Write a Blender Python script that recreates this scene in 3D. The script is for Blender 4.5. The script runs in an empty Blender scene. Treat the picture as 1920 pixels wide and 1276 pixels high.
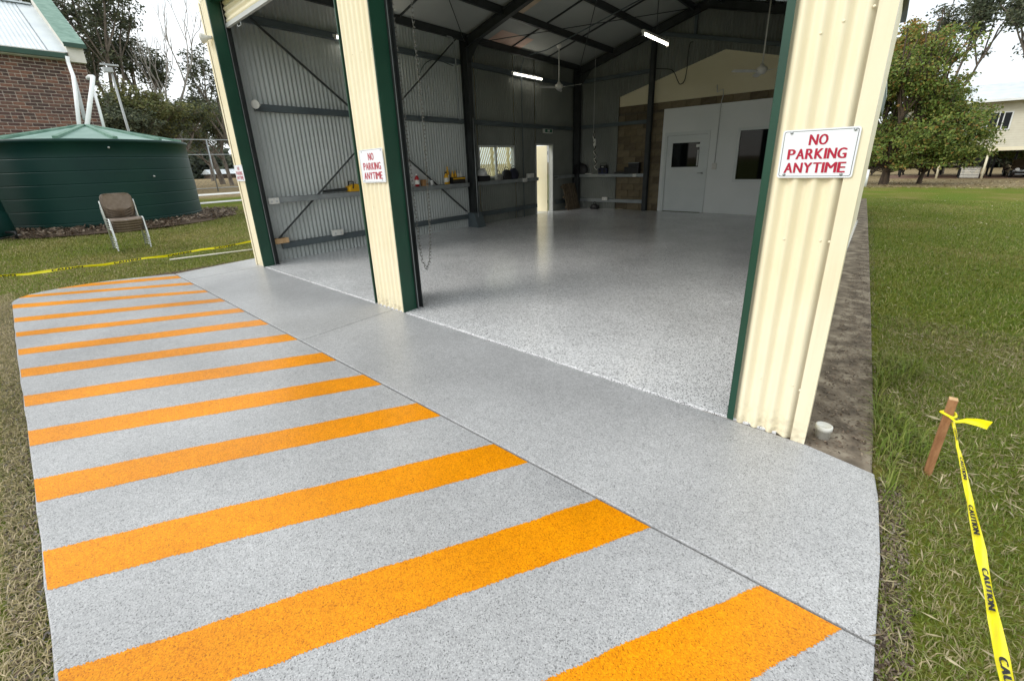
import bpy, math, random
import numpy as np
from mathutils import Vector, Matrix
random.seed(7); RNG = np.random.default_rng(7)
scene = bpy.context.scene
COL = scene.collection

# ------------------------------------------------------------------ camera
F, CY, PITCH, ROLL, YAW = 784.288, 558.17, .312228, .0333608, .710586
CAM = Vector((0, 0, 1.55))
_f = Vector((-math.sin(YAW)*math.cos(PITCH), math.cos(YAW)*math.cos(PITCH), -math.sin(PITCH)))
_r = Vector((math.cos(YAW), math.sin(YAW), 0)); _d = _f.cross(_r)
_r2 = math.cos(ROLL)*_r + math.sin(ROLL)*_d; _d2 = -math.sin(ROLL)*_r + math.cos(ROLL)*_d
cd = bpy.data.cameras.new('camera'); cam = bpy.data.objects.new('camera', cd); COL.objects.link(cam)
m3 = Matrix((_r2, -_d2, -_f)).transposed()
cam.matrix_world = Matrix.Translation(CAM) @ m3.to_4x4()
cd.sensor_fit = 'HORIZONTAL'; cd.sensor_width = 36; cd.lens = F/1920*36
cd.shift_y = -(638-CY)/1920; cd.clip_start = .05; cd.clip_end = 2000
scene.camera = cam

# ------------------------------------------------------------------ light
SUN_EL, SUN_AZ = math.radians(36), math.radians(212)     # azimuth clockwise from +y
world = bpy.data.worlds.new('World'); scene.world = world; world.use_nodes = True
nt = world.node_tree; nt.nodes.clear()
out = nt.nodes.new('ShaderNodeOutputWorld'); mixs = nt.nodes.new('ShaderNodeMixShader')
sky = nt.nodes.new('ShaderNodeTexSky'); sky.sky_type = 'NISHITA'; sky.sun_disc = False
sky.sun_elevation = SUN_EL; sky.sun_rotation = SUN_AZ
b1 = nt.nodes.new('ShaderNodeBackground'); b1.inputs[1].default_value = .12
b2 = nt.nodes.new('ShaderNodeBackground'); b2.inputs[0].default_value = (.93, .975, 1, 1); b2.inputs[1].default_value = 1.25
tc = nt.nodes.new('ShaderNodeTexCoord'); nz = nt.nodes.new('ShaderNodeTexNoise')
nz.inputs['Scale'].default_value = 2.2; nz.inputs['Detail'].default_value = 5
rp = nt.nodes.new('ShaderNodeValToRGB'); rp.color_ramp.elements[0].position = .32; rp.color_ramp.elements[0].color = (.72,)*3+(1,)
rp.color_ramp.elements[1].position = .55; rp.color_ramp.elements[1].color = (1, 1, 1, 1)
lk = nt.links.new
lk(tc.outputs['Generated'], nz.inputs['Vector']); lk(nz.outputs['Fac'], rp.inputs[0]); lk(rp.outputs[0], mixs.inputs[0])
lk(sky.outputs[0], b1.inputs[0]); lk(b1.outputs[0], mixs.inputs[1]); lk(b2.outputs[0], mixs.inputs[2]); lk(mixs.outputs[0], out.inputs[0])
sl = bpy.data.lights.new('sun', 'SUN'); sl.energy = 1.4; sl.angle = math.radians(28); sl.color = (1, .96, .9)
sun = bpy.data.objects.new('sun', sl); COL.objects.link(sun); sun.location = (-3, -8, 12)
sd = Vector((math.sin(SUN_AZ)*math.cos(SUN_EL), math.cos(SUN_AZ)*math.cos(SUN_EL), math.sin(SUN_EL)))
sun.rotation_euler = sd.to_track_quat('Z', 'Y').to_euler()
vs = scene.view_settings; vs.view_transform = 'Standard'; vs.look = 'None'; vs.gamma = 1; vs.exposure = 0.2; vs.use_curve_mapping = False

# ------------------------------------------------------------------ pixel helpers (photograph 1920 x 1276)
def ray(x, y):
    return _r2*((x-960)/F) + _d2*((y-CY)/F) + _f
def onz(x, y, z=0.):
    d = ray(x, y); return CAM + d*((z-CAM.z)/d.z)
def ony(x, y, Y):
    d = ray(x, y); return CAM + d*(Y/d.y)
def onx(x, y, X):
    d = ray(x, y); return CAM + d*(X/d.x)
def at(x, y, dist):
    d = ray(x, y); return CAM + d*(dist/math.hypot(d.x, d.y))

# ------------------------------------------------------------------ mesh helpers
class MB:
    def __init__(s): s.v = []; s.f = []; s.s = []
    def add(s, vs_, fs, smooth=False):
        n = len(s.v); s.v += [Vector(q) for q in vs_]
        s.f += [tuple(i+n for i in f) for f in fs]; s.s += [smooth]*len(fs); return s
    def box(s, lo, hi):
        (a, b, c), (d, e, f) = lo, hi
        return s.add([(a,b,c),(d,b,c),(d,e,c),(a,e,c),(a,b,f),(d,b,f),(d,e,f),(a,e,f)],
                     [(3,2,1,0),(4,5,6,7),(0,1,5,4),(1,2,6,5),(2,3,7,6),(3,0,4,7)])
    def obox(s, c, size, rot=None):
        h = [Vector((x*size[0]/2, y*size[1]/2, z*size[2]/2)) for x, y, z in
             [(-1,-1,-1),(1,-1,-1),(1,1,-1),(-1,1,-1),(-1,-1,1),(1,-1,1),(1,1,1),(-1,1,1)]]
        if rot is not None: h = [rot @ q for q in h]
        return s.add([Vector(c)+q for q in h], [(3,2,1,0),(4,5,6,7),(0,1,5,4),(1,2,6,5),(2,3,7,6),(3,0,4,7)])
    def bar(s, a, b, w, h, up=(0,0,1)):
        a, b = Vector(a), Vector(b); d = (b-a); L = d.length; d.normalize(); up = Vector(up)
        if abs(d.dot(up)) > .99: up = Vector((1,0,0))
        x = d.cross(up).normalized(); z = x.cross(d)
        R = Matrix((x, d, z)).transposed()
        return s.obox((a+b)/2, (w, L, h), R)
    def tube(s, path, r, n=8, cap=True, smooth=True):
        path = [Vector(p) for p in path]; k = len(path)
        rr = r if isinstance(r, (list, tuple)) else [r]*k
        vs_ = []; fs = []; ref = None
        for i, p in enumerate(path):
            t = (path[min(i+1, k-1)]-path[max(i-1, 0)]).normalized()
            if ref is None: ref = Vector((0,0,1)) if abs(t.z) < .9 else Vector((1,0,0))
            x = t.cross(ref).normalized(); y = t.cross(x).normalized(); ref = x.cross(t).normalized()
            for j in range(n):
                a = 2*math.pi*j/n; vs_.append(p + (x*math.cos(a)+y*math.sin(a))*rr[i])
        for i in range(k-1):
            for j in range(n):
                j2 = (j+1) % n; fs.append((i*n+j, i*n+j2, (i+1)*n+j2, (i+1)*n+j))
        s.add(vs_, fs, smooth)
        if cap:
            n0 = len(s.v)-len(vs_)
            s.f += [tuple(n0+j for j in range(n-1, -1, -1)), tuple(n0+(k-1)*n+j for j in range(n))]; s.s += [False]*2
        return s
    def lathe(s, c, prof, n=24, axis=None, smooth=True):
        c = Vector(c); M = Matrix.Identity(3)
        if axis is not None: M = Vector((0,0,1)).rotation_difference(Vector(axis)).to_matrix()
        vs_ = [c + M @ Vector((r*math.cos(2*math.pi*j/n), r*math.sin(2*math.pi*j/n), z)) for r, z in prof for j in range(n)]
        fs = [(i*n+j, i*n+(j+1) % n, (i+1)*n+(j+1) % n, (i+1)*n+j) for i in range(len(prof)-1) for j in range(n)]
        return s.add(vs_, fs, smooth)
    def prism(s, poly, lo, hi, axis='z'):
        n = len(poly)
        def P(u, v, w): return {'z': (u, v, w), 'y': (u, w, v), 'x': (w, u, v)}[axis]
        vs_ = [P(u, v, lo) for u, v in poly] + [P(u, v, hi) for u, v in poly]
        fs = [tuple(range(n-1, -1, -1)), tuple(range(n, 2*n))] + [(i, (i+1) % n, n+(i+1) % n, n+i) for i in range(n)]
        return s.add(vs_, fs)
    def corr(s, o, u, L, v, H, nrm, pitch=.076, amp=.008, top=None, k=6, bot=None):
        o, u, v, nrm = Vector(o), Vector(u), Vector(v), Vector(nrm)
        m = max(2, int(L/pitch*k)); vs_ = []
        for i in range(m+1):
            t = L*i/m; h = top(t) if top else H; b = bot(t) if bot else 0
            off = nrm*(amp*math.cos(2*math.pi*t/pitch))
            vs_ += [o+u*t+v*b+off, o+u*t+v*h+off]
        return s.add(vs_, [(2*i, 2*i+2, 2*i+3, 2*i+1) for i in range(m)], True)
    def build(s, name, mat, parent=None, origin=None):
        me = bpy.data.meshes.new(name)
        o = bpy.data.objects.new(name, me); COL.objects.link(o)
        if parent is not None:
            base = WL[parent.name]; o.parent = parent
            WL[o.name] = base
        else:
            if origin is None:
                xs = [q.x for q in s.v]; ys = [q.y for q in s.v]; zs = [q.z for q in s.v]
                origin = ((min(xs)+max(xs))/2, (min(ys)+max(ys))/2, min(zs))
            base = Vector(origin); o.location = base; WL[o.name] = base
        me.from_pydata([tuple(q-base) for q in s.v], [], s.f)
        me.polygons.foreach_set('use_smooth', s.s)
        me.materials.append(mat); me.update()
        return o
WL = {}
def tag(o, label, cat, group=None):
    o['label'] = label; o['category'] = cat
    if group: o['group'] = group
    return o
def kind(o, k): o['kind'] = k; return o
def thing(name, label, cat, loc, group=None):
    o = bpy.data.objects.new(name, None); COL.objects.link(o); o.location = loc; o.empty_display_size = .2
    WL[o.name] = Vector(loc); return tag(o, label, cat, group)
def piece(name, mesh, loc, parent, rot=None, scale=None):
    o = bpy.data.objects.new(name, mesh); COL.objects.link(o); o.parent = parent
    o.location = Vector(loc)-WL[parent.name]
    if rot is not None: o.rotation_euler = rot
    if scale is not None: o.scale = scale
    return o
def shared(name, mb, mat):
    me = bpy.data.meshes.new(name); me.from_pydata([tuple(q) for q in mb.v], [], mb.f)
    me.polygons.foreach_set('use_smooth', mb.s); me.materials.append(mat); me.update(); return me
def bevel(o, w=.004, seg=2):
    b = o.modifiers.new('bevel', 'BEVEL'); b.width = w; b.segments = seg; b.limit_method = 'ANGLE'; return o
def npmesh(name, V, faces4=None, faces3=None, mat=None, cols=None, parent=None, base=Vector((0,0,0)), smooth=False):
    me = bpy.data.meshes.new(name); nv = len(V); me.vertices.add(nv)
    me.vertices.foreach_set('co', (V-np.array(base)).astype(np.float32).ravel())
    parts = []; starts = []; tot = []; p = 0
    for Fa in (faces4, faces3):
        if Fa is None or len(Fa) == 0: continue
        k = Fa.shape[1]; parts.append(Fa.ravel()); n = len(Fa)
        starts.append(p+np.arange(n)*k); tot.append(np.full(n, k)); p += n*k
    li = np.concatenate(parts); me.loops.add(len(li)); me.loops.foreach_set('vertex_index', li.astype(np.int32))
    st = np.concatenate(starts); me.polygons.add(len(st))
    me.polygons.foreach_set('loop_start', st.astype(np.int32)); me.polygons.foreach_set('loop_total', np.concatenate(tot).astype(np.int32))
    me.update(calc_edges=True); me.validate()
    if cols is not None:
        a = me.color_attributes.new('tint', 'FLOAT_COLOR', 'POINT')
        a.data.foreach_set('color', np.concatenate([cols, np.ones((nv, 1))], 1).astype(np.float32).ravel())
    me.materials.append(mat)
    o = bpy.data.objects.new(name, me); COL.objects.link(o); o.location = base if parent is None else Vector(base)-WL[parent.name]
    o.parent = parent; WL[o.name] = Vector(base); return o

# ------------------------------------------------------------------ materials
def lin(r, g, b, k=1.):
    f = lambda c: ((c/255+.055)/1.055)**2.4 if c > 10 else c/255/12.92
    return (f(r)*k, f(g)*k, f(b)*k, 1)
def M(name, c1, c2=None, scale=8., rough=.6, bump=0., metal=0., bscale=None, spec=.5, detail=6, ramp=(.35, .65), coat=0., stretch=None, c3=None):
    m = bpy.data.materials.new(name); m.use_nodes = True; t = m.node_tree; bs = t.nodes['Principled BSDF']
    bs.inputs['Roughness'].default_value = rough; bs.inputs['Metallic'].default_value = metal
    bs.inputs['Specular IOR Level'].default_value = spec
    if coat: bs.inputs['Coat Weight'].default_value = coat; bs.inputs['Coat Roughness'].default_value = .12
    c1 = c1 if len(c1) == 4 else c1+(1,)
    bs.inputs['Base Color'].default_value = c1
    tcn = t.nodes.new('ShaderNodeTexCoord'); vec = tcn.outputs['Object']
    if stretch:
        mp = t.nodes.new('ShaderNodeMapping'); mp.inputs['Scale'].default_value = stretch; t.links.new(vec, mp.inputs[0]); vec = mp.outputs[0]
    if c2 is not None:
        n = t.nodes.new('ShaderNodeTexNoise'); n.inputs['Scale'].default_value = scale; n.inputs['Detail'].default_value = detail
        r = t.nodes.new('ShaderNodeValToRGB'); e = r.color_ramp.elements
        e[0].position, e[1].position = ramp; e[0].color = c1; e[1].color = c2 if len(c2) == 4 else c2+(1,)
        if c3: q = e.new((ramp[0]+ramp[1])/2); q.color = c3
        t.links.new(vec, n.inputs['Vector']); t.links.new(n.outputs['Fac'], r.inputs[0]); t.links.new(r.outputs[0], bs.inputs['Base Color'])
        mr = t.nodes.new('ShaderNodeMapRange'); mr.inputs[3].default_value = max(0, rough-.07); mr.inputs[4].default_value = min(1, rough+.07)
        t.links.new(n.outputs['Fac'], mr.inputs[0]); t.links.new(mr.outputs[0], bs.inputs['Roughness'])
    if bump:
        n2 = t.nodes.new('ShaderNodeTexNoise'); n2.inputs['Scale'].default_value = bscale or scale*4; n2.inputs['Detail'].default_value = 4
        bp = t.nodes.new('ShaderNodeBump'); bp.inputs['Strength'].default_value = bump; bp.inputs['Distance'].default_value = .01
        t.links.new(vec, n2.inputs['Vector']); t.links.new(n2.outputs['Fac'], bp.inputs['Height']); t.links.new(bp.outputs[0], bs.inputs['Normal'])
    return m
def Mtint(name, rough=.6, trans=.0, spec=.3):
    m = bpy.data.materials.new(name); m.use_nodes = True; t = m.node_tree; bs = t.nodes['Principled BSDF']
    a = t.nodes.new('ShaderNodeAttribute'); a.attribute_name = 'tint'
    t.links.new(a.outputs['Color'], bs.inputs['Base Color']); bs.inputs['Roughness'].default_value = rough; bs.inputs['Specular IOR Level'].default_value = spec
    if trans:
        tr = t.nodes.new('ShaderNodeBsdfTranslucent'); mx = t.nodes.new('ShaderNodeMixShader'); mx.inputs[0].default_value = trans
        t.links.new(a.outputs['Color'], tr.inputs[0]); t.links.new(bs.outputs[0], mx.inputs[1]); t.links.new(tr.outputs[0], mx.inputs[2])
        t.links.new(mx.outputs[0], t.nodes['Material Output'].inputs[0])
    return m
def Mglass(name, tint=(.006,.008,.008,1), rough=.03):
    m = M(name, tint, rough=rough, spec=.22); return m
def Memit(name, col, k):
    m = bpy.data.materials.new(name); m.use_nodes = True; bs = m.node_tree.nodes['Principled BSDF']
    bs.inputs['Base Color'].default_value = col; bs.inputs['Emission Color'].default_value = col; bs.inputs['Emission Strength'].default_value = k; return m
def Mflake(name, cols, scale, rough, bump, mottled=.12, spec=.5):
    """chip-flake epoxy: random coloured cells with a clear top coat"""
    m = bpy.data.materials.new(name); m.use_nodes = True; t = m.node_tree; bs = t.nodes['Principled BSDF']
    tcn = t.nodes.new('ShaderNodeTexCoord'); vo = t.nodes.new('ShaderNodeTexVoronoi'); vo.inputs['Scale'].default_value = scale
    sp = t.nodes.new('ShaderNodeSeparateColor'); r = t.nodes.new('ShaderNodeValToRGB'); r.color_ramp.interpolation = 'CONSTANT'
    e = r.color_ramp.elements; e[0].position = 0; e[0].color = cols[0][1]; e[1].position = cols[1][0]; e[1].color = cols[1][1]
    for p, c in cols[2:]: q = e.new(p); q.color = c
    L = t.links.new
    L(tcn.outputs['Object'], vo.inputs['Vector']); L(vo.outputs['Color'], sp.inputs[0]); L(sp.outputs[0], r.inputs[0])
    n = t.nodes.new('ShaderNodeTexNoise'); n.inputs['Scale'].default_value = 1.3; n.inputs['Detail'].default_value = 7; L(tcn.outputs['Object'], n.inputs['Vector'])
    mr = t.nodes.new('ShaderNodeMapRange'); mr.inputs[1].default_value = .3; mr.inputs[2].default_value = .7
    mr.inputs[3].default_value = 1-mottled; mr.inputs[4].default_value = 1+mottled*.4; L(n.outputs['Fac'], mr.inputs[0])
    n3 = t.nodes.new('ShaderNodeTexNoise'); n3.inputs['Scale'].default_value = 17; n3.inputs['Detail'].default_value = 5; L(tcn.outputs['Object'], n3.inputs['Vector'])
    m3_ = t.nodes.new('ShaderNodeMapRange'); m3_.inputs[1].default_value = .3; m3_.inputs[2].default_value = .7; m3_.inputs[3].default_value = .93; m3_.inputs[4].default_value = 1.05; L(n3.outputs['Fac'], m3_.inputs[0])
    mm_ = t.nodes.new('ShaderNodeMath'); mm_.operation = 'MULTIPLY'; L(mr.outputs[0], mm_.inputs[0]); L(m3_.outputs[0], mm_.inputs[1])
    hs = t.nodes.new('ShaderNodeHueSaturation'); L(mm_.outputs[0], hs.inputs['Value']); L(r.outputs[0], hs.inputs['Color']); L(hs.outputs[0], bs.inputs['Base Color'])
    mr2 = t.nodes.new('ShaderNodeMapRange'); mr2.inputs[3].default_value = rough-.06; mr2.inputs[4].default_value = rough+.06
    L(n.outputs['Fac'], mr2.inputs[0]); L(mr2.outputs[0], bs.inputs['Roughness'])
    bp = t.nodes.new('ShaderNodeBump'); bp.inputs['Strength'].default_value = bump; bp.inputs['Distance'].default_value = .003
    L(sp.outputs[1], bp.inputs['Height']); L(bp.outputs[0], bs.inputs['Normal']); bs.inputs['Specular IOR Level'].default_value = spec
    return m
g = lambda v, b=0: (v-b*.15, v, v+b*.35, 1)
m_floor = Mflake('flake_epoxy_floor', [(0, g(.12,.004)), (.09, g(.42,.012)), (.22, g(.70,.012)), (.5, g(.82,.01)), (.75, g(.9,.006))], 180, .15, .07)
m_drive = Mflake('flake_epoxy_drive', [(0, g(.20,.006)), (.08, g(.35,.016)), (.26, g(.43,.02)), (.6, g(.495,.02)), (.86, g(.58,.014))], 275, .33, .24, .16)
m_apron = Mflake('flake_epoxy_apron', [(0, g(.20,.005)), (.08, g(.34,.012)), (.27, g(.44,.016)), (.62, g(.505,.016)), (.86, g(.59,.012))], 275, .34, .2, .16)
m_orange = Mflake('orange_line_paint', [(0, (.50,.14,.001,1)), (.04, (.70,.225,.001,1)), (.3, (.84,.295,.001,1)), (.75, (.94,.37,.002,1))], 260, .30, .25, .2, spec=.3)
m_cream = M('cream_colorbond', lin(244,233,200), lin(249,240,212), 1.5, .45, .03, bscale=60)
m_pillar = M('cream_cladding_used', lin(242,230,196), lin(248,238,209), 1.5, .42, .03, bscale=60)
t = m_pillar.node_tree; bs = t.nodes['Principled BSDF']; src = bs.inputs['Base Color'].links[0].from_socket
tcn = t.nodes.new('ShaderNodeTexCoord'); sx = t.nodes.new('ShaderNodeSeparateXYZ'); t.links.new(tcn.outputs['Object'], sx.inputs[0])
dn = t.nodes.new('ShaderNodeTexNoise'); dn.inputs['Scale'].default_value = 26; dn.inputs['Detail'].default_value = 7; t.links.new(tcn.outputs['Object'], dn.inputs[0])
mr = t.nodes.new('ShaderNodeMapRange'); mr.inputs[1].default_value = .16; mr.inputs[2].default_value = -.02; mr.inputs[3].default_value = 0; mr.inputs[4].default_value = .62; t.links.new(sx.outputs[2], mr.inputs[0])
dr = t.nodes.new('ShaderNodeMapRange'); dr.inputs[1].default_value = .42; dr.inputs[2].default_value = .68; t.links.new(dn.outputs['Fac'], dr.inputs[0])
ml = t.nodes.new('ShaderNodeMath'); ml.operation = 'MULTIPLY'; t.links.new(mr.outputs[0], ml.inputs[0]); t.links.new(dr.outputs[0], ml.inputs[1])
mp = t.nodes.new('ShaderNodeMapping'); mp.inputs['Scale'].default_value = (30,30,.8); t.links.new(tcn.outputs['Object'], mp.inputs[0]); rn = t.nodes.new('ShaderNodeTexNoise'); rn.inputs['Scale'].default_value = 1; rn.inputs['Detail'].default_value = 4; t.links.new(mp.outputs[0], rn.inputs[0])
rr = t.nodes.new('ShaderNodeMapRange'); rr.inputs[1].default_value = .55; rr.inputs[2].default_value = .8; rr.inputs[4].default_value = .16; t.links.new(rn.outputs['Fac'], rr.inputs[0])
ad = t.nodes.new('ShaderNodeMath'); ad.operation = 'MAXIMUM'; t.links.new(ml.outputs[0], ad.inputs[0]); t.links.new(rr.outputs[0], ad.inputs[1])
mxp = t.nodes.new('ShaderNodeMix'); mxp.data_type = 'RGBA'; t.links.new(ad.outputs[0], mxp.inputs[0]); t.links.new(src, mxp.inputs[6]); mxp.inputs[7].default_value = lin(150,134,104); t.links.new(mxp.outputs[2], bs.inputs['Base Color'])
m_green = M('dark_green_trim', lin(20,62,46), lin(24,70,52), 3, .4)
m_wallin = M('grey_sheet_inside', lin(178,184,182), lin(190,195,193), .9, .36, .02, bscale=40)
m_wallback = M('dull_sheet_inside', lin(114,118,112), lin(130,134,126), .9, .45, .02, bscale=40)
m_roofin = M('grey_roof_lining', lin(160,164,160), lin(170,174,169), 1.2, .6)
m_steel = M('painted_steel', lin(78,88,92), lin(92,102,105), 2, .5)
m_galv = M('galvanised_steel', lin(150,156,158), lin(172,177,178), 5, .42, metal=.55)
m_dark = M('dark_steel', lin(42,46,46), lin(56,60,60), 4, .5)
m_white = M('white_paint', lin(232,234,232), lin(240,241,238), 3, .4)
m_offwhite = M('off_white_plastic', lin(215,214,205), lin(228,227,220), 6, .45)
m_office = M('pale_grey_board', lin(232,236,233), lin(238,241,239), 1.2, .6, .03, bscale=20)
m_doorgrey = M('pale_grey_door', lin(220,226,224), lin(226,231,229), 2, .45)
m_gable = M('cream_gable_board', lin(228,217,182), lin(234,224,192), 1.2, .6)
m_block = [M('concrete_block_%s' % n, lin(*a), lin(*b), 9, .9, .4, bscale=60) for n, a, b in
           (('warm', (112,99,76), (128,115,90)), ('dull', (98,87,68), (114,102,82)), ('pale', (122,109,86), (136,124,100)))]
m_mortar = M('mortar', lin(192,178,166), lin(208,196,184), 20, .95, .3, bscale=90)
m_darkmortar = M('block_mortar', lin(92,84,70), lin(110,102,88), 20, .95, .3, bscale=90)
m_brick = [M('brick_%s' % n, lin(*a), lin(*b), 14, .85, .4, bscale=90) for n, a, b in
           (('brown', (96,70,62), (122,90,78)), ('plum', (80,58,56), (104,76,70)), ('red', (118,80,66), (136,98,82)), ('dark', (70,54,52), (92,70,64)))]
m_tank = M('green_poly_tank', lin(4,44,42), lin(13,54,48), .8, .5, .05, bscale=5, spec=.28)
m_tankroof = M('green_tank_roof', lin(120,150,140), lin(140,168,158), 2, .45, .04, bscale=12)
m_roofmetal = M('zinc_roof', lin(205,212,216), lin(220,226,228), 1.5, .4, metal=.15)
m_greencap = M('weathered_green_cap', lin(92,128,112), lin(124,156,140), 5, .55, .1, bscale=20)
m_render = M('cream_render', lin(206,202,190), lin(220,216,206), 3, .8)
m_pvc = M('white_pipe', lin(235,238,238), lin(242,244,244), 2, .4)
m_pvcgrey = M('grey_pipe', lin(168,172,172), lin(182,186,186), 2, .5)
m_conc = M('pale_concrete', lin(200,200,194), lin(218,218,212), 3, .85, .2, bscale=60)
m_dirtconc = M('dirty_concrete', lin(88,79,68), lin(152,142,126), 7, .95, .7, bscale=45, c3=lin(118,107,93))
m_soil = M('soil', lin(60,48,38), lin(98,80,62), 30, 1, .8, bscale=120)
m_barkw = M('bark_chips', lin(92,68,52), lin(150,122,100), 40, .95, .5)
m_trunk = M('tree_bark', lin(80,72,64), lin(128,118,106), 6, .95, .6, bscale=18, stretch=(1,1,.3))
m_trunkd = M('dark_tree_bark', lin(58,48,40), lin(92,78,64), 6, .95, .6, bscale=18, stretch=(1,1,.3))
m_leaf = Mtint('leaf', .55, .25); m_blade = Mtint('grass_blade', .6, .2)
m_yellow = M('yellow_tape', lin(246,232,8), lin(252,240,30), 6, .35)
m_black = M('black_print', (.01,.01,.01,1), rough=.5)
m_blackpl = M('black_plastic', lin(24,24,26), lin(36,36,38), 10, .45)
m_red = M('red_print', lin(176,12,52), lin(188,18,58), 20, .5)
m_redpl = M('red_plastic', lin(168,22,26), lin(180,30,32), 6, .4)
m_yelpl = M('yellow_plastic', lin(214,160,20), lin(226,174,30), 6, .45)
m_wood = M('stake_wood', lin(142,96,62), lin(176,128,88), 12, .8, .4, stretch=(4,4,.6), bscale=40)
m_woodpale = M('pale_wood', lin(196,158,112), lin(214,178,134), 12, .8, .3, stretch=(3,3,1))
m_fabric = M('taupe_vinyl', lin(112,98,86), lin(124,110,98), 20, .55, .1, bscale=200)
m_chrome = M('chair_steel', lin(186,190,188), lin(200,203,200), 8, .32, metal=.7)
m_glass = Mglass('dark_window_glass'); m_lamp = Memit('lit_tube', (1,.93,.82,1), 9.)
m_signw = M('sign_white', lin(238,241,246), lin(242,245,249), 4, .35)
m_navy = M('navy_plastic', lin(26,32,64), lin(32,40,76), 8, .45)
m_weather = M('weatherboard_cream', lin(216,210,190), lin(224,219,200), 2, .6)
m_exit = M('exit_green', lin(20,96,70), lin(24,104,76), 5, .5)
m_rope = M('white_rope', lin(225,222,210), lin(236,233,222), 30, .8)
m_carpaint = M('black_car_paint', (.008,.009,.012,1), rough=.25, coat=1.)
m_tyre = M('tyre_rubber', (.015,.015,.015,1), rough=.85)
m_lightgrey = M('light_grey_sheet', lin(190,192,190), lin(200,202,200), 4, .5)

# ================================================================== SETTING
YF, YB, XL = 2.568, 12.8, -7.98          # shed front line, back wall, left wall
def sm(a, b, t):
    t = max(0., min(1., (t-a)/(b-a))); return t*t*(3-2*t)
def gz(x, y):
    z = -.035
    z += .285*sm(9.5, 15.5, -x)*(1-sm(40, 90, y))
    z -= .94*max(0., min(1.6, (y-4)/49))*sm(-7, -1, x)
    return z
# ground sheet, finer near the camera
def axis(lo, hi, fine_lo, fine_hi, st):
    a = list(np.arange(fine_lo, fine_hi+1e-6, st)); q = fine_lo; s_ = st
    L_ = []
    while q > lo: s_ *= 1.35; q -= s_; L_.append(max(q, lo))
    q = fine_hi; s_ = st; H_ = []
    while q < hi: s_ *= 1.35; q += s_; H_.append(min(q, hi))
    return L_[::-1]+a+H_
gx = axis(-600, 600, -24, 6, .5); gy = axis(-600, 600, -6, 60, .75)
V = np.array([(x, y, gz(x, y)) for y in gy for x in gx]); nx = len(gx)
Q = np.array([(j*nx+i, j*nx+i+1, (j+1)*nx+i+1, (j+1)*nx+i) for j in range(len(gy)-1) for i in range(nx-1)])
# the shed floor and slabs stand on this sheet
m_ground = bpy.data.materials.new('lawn_ground'); m_ground.use_nodes = True
t = m_ground.node_tree; bs = t.nodes['Principled BSDF']; bs.inputs['Roughness'].default_value = 1; bs.inputs['Specular IOR Level'].default_value = .1
tcn = t.nodes.new('ShaderNodeTexCoord'); L = t.links.new
def gnoise(sc, det, c, pos):
    n = t.nodes.new('ShaderNodeTexNoise'); n.inputs['Scale'].default_value = sc; n.inputs['Detail'].default_value = det; L(tcn.outputs['Object'], n.inputs[0])
    r = t.nodes.new('ShaderNodeValToRGB'); e = r.color_ramp.elements
    e[0].position, e[0].color = pos[0], c[0]; e[1].position, e[1].color = pos[-1], c[-1]
    for p, cc in zip(pos[1:-1], c[1:-1]): q = e.new(p); q.color = cc
    L(n.outputs['Fac'], r.inputs[0]); return r.outputs[0], n
gfine, _ = gnoise(28, 8, [lin(62,64,26), lin(98,104,40), lin(146,132,80)], [.3, .5, .72])
gpatch, _ = gnoise(.55, 6, [lin(84,118,16), lin(104,118,34), lin(142,130,76)], [.36, .5, .66])
mx = t.nodes.new('ShaderNodeMix'); mx.data_type = 'RGBA'; mx.inputs[0].default_value = .5; L(gfine, mx.inputs[6]); L(gpatch, mx.inputs[7])
dirt, _ = gnoise(3.5, 9, [lin(104,92,64), lin(138,122,92), lin(158,144,114)], [.3, .5, .7])
sx = t.nodes.new('ShaderNodeSeparateXYZ'); L(tcn.outputs['Object'], sx.inputs[0])
nw = t.nodes.new('ShaderNodeTexNoise'); nw.inputs['Scale'].default_value = .5; L(tcn.outputs['Object'], nw.inputs[0])
def band(sock, a, b):
    mr = t.nodes.new('ShaderNodeMapRange'); mr.inputs[1].default_value = a; mr.inputs[2].default_value = b; L(sock, mr.inputs[0]); return mr.outputs[0]
def mth(op, a, b=None):
    q = t.nodes.new('ShaderNodeMath'); q.operation = op; q.use_clamp = True
    for i, s_ in enumerate((a, b)):
        if s_ is None: continue
        if isinstance(s_, (int, float)): q.inputs[i].default_value = s_
        else: L(s_, q.inputs[i])
    return q.outputs[0]
wob = t.nodes.new('ShaderNodeMath'); wob.operation = 'MULTIPLY_ADD'; wob.inputs[1].default_value = 6; L(nw.outputs['Fac'], wob.inputs[0]); L(sx.outputs[1], wob.inputs[2])
farR = mth('MULTIPLY', band(wob.outputs[0], 37, 41), band(sx.outputs[0], -12, -8))
wob2 = t.nodes.new('ShaderNodeMath'); wob2.operation = 'MULTIPLY_ADD'; wob2.inputs[1].default_value = 3; L(nw.outputs['Fac'], wob2.inputs[0]); L(sx.outputs[0], wob2.inputs[2])
farL = band(wob2.outputs[0], -24, -27)
mask = mth('ADD', farR, farL)
mx2 = t.nodes.new('ShaderNodeMix'); mx2.data_type = 'RGBA'; L(mask, mx2.inputs[0]); L(mx.outputs[2], mx2.inputs[6]); L(dirt, mx2.inputs[7]); L(mx2.outputs[2], bs.inputs['Base Color'])
nb = t.nodes.new('ShaderNodeTexNoise'); nb.inputs['Scale'].default_value = 60; nb.inputs['Detail'].default_value = 6; L(tcn.outputs['Object'], nb.inputs[0])
bp = t.nodes.new('ShaderNodeBump'); bp.inputs['Strength'].default_value = .9; bp.inputs['Distance'].default_value = .03; L(nb.outputs['Fac'], bp.inputs['Height']); L(bp.outputs[0], bs.inputs['Normal'])
kind(npmesh('ground', V, Q, None, m_ground), 'structure')

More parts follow.
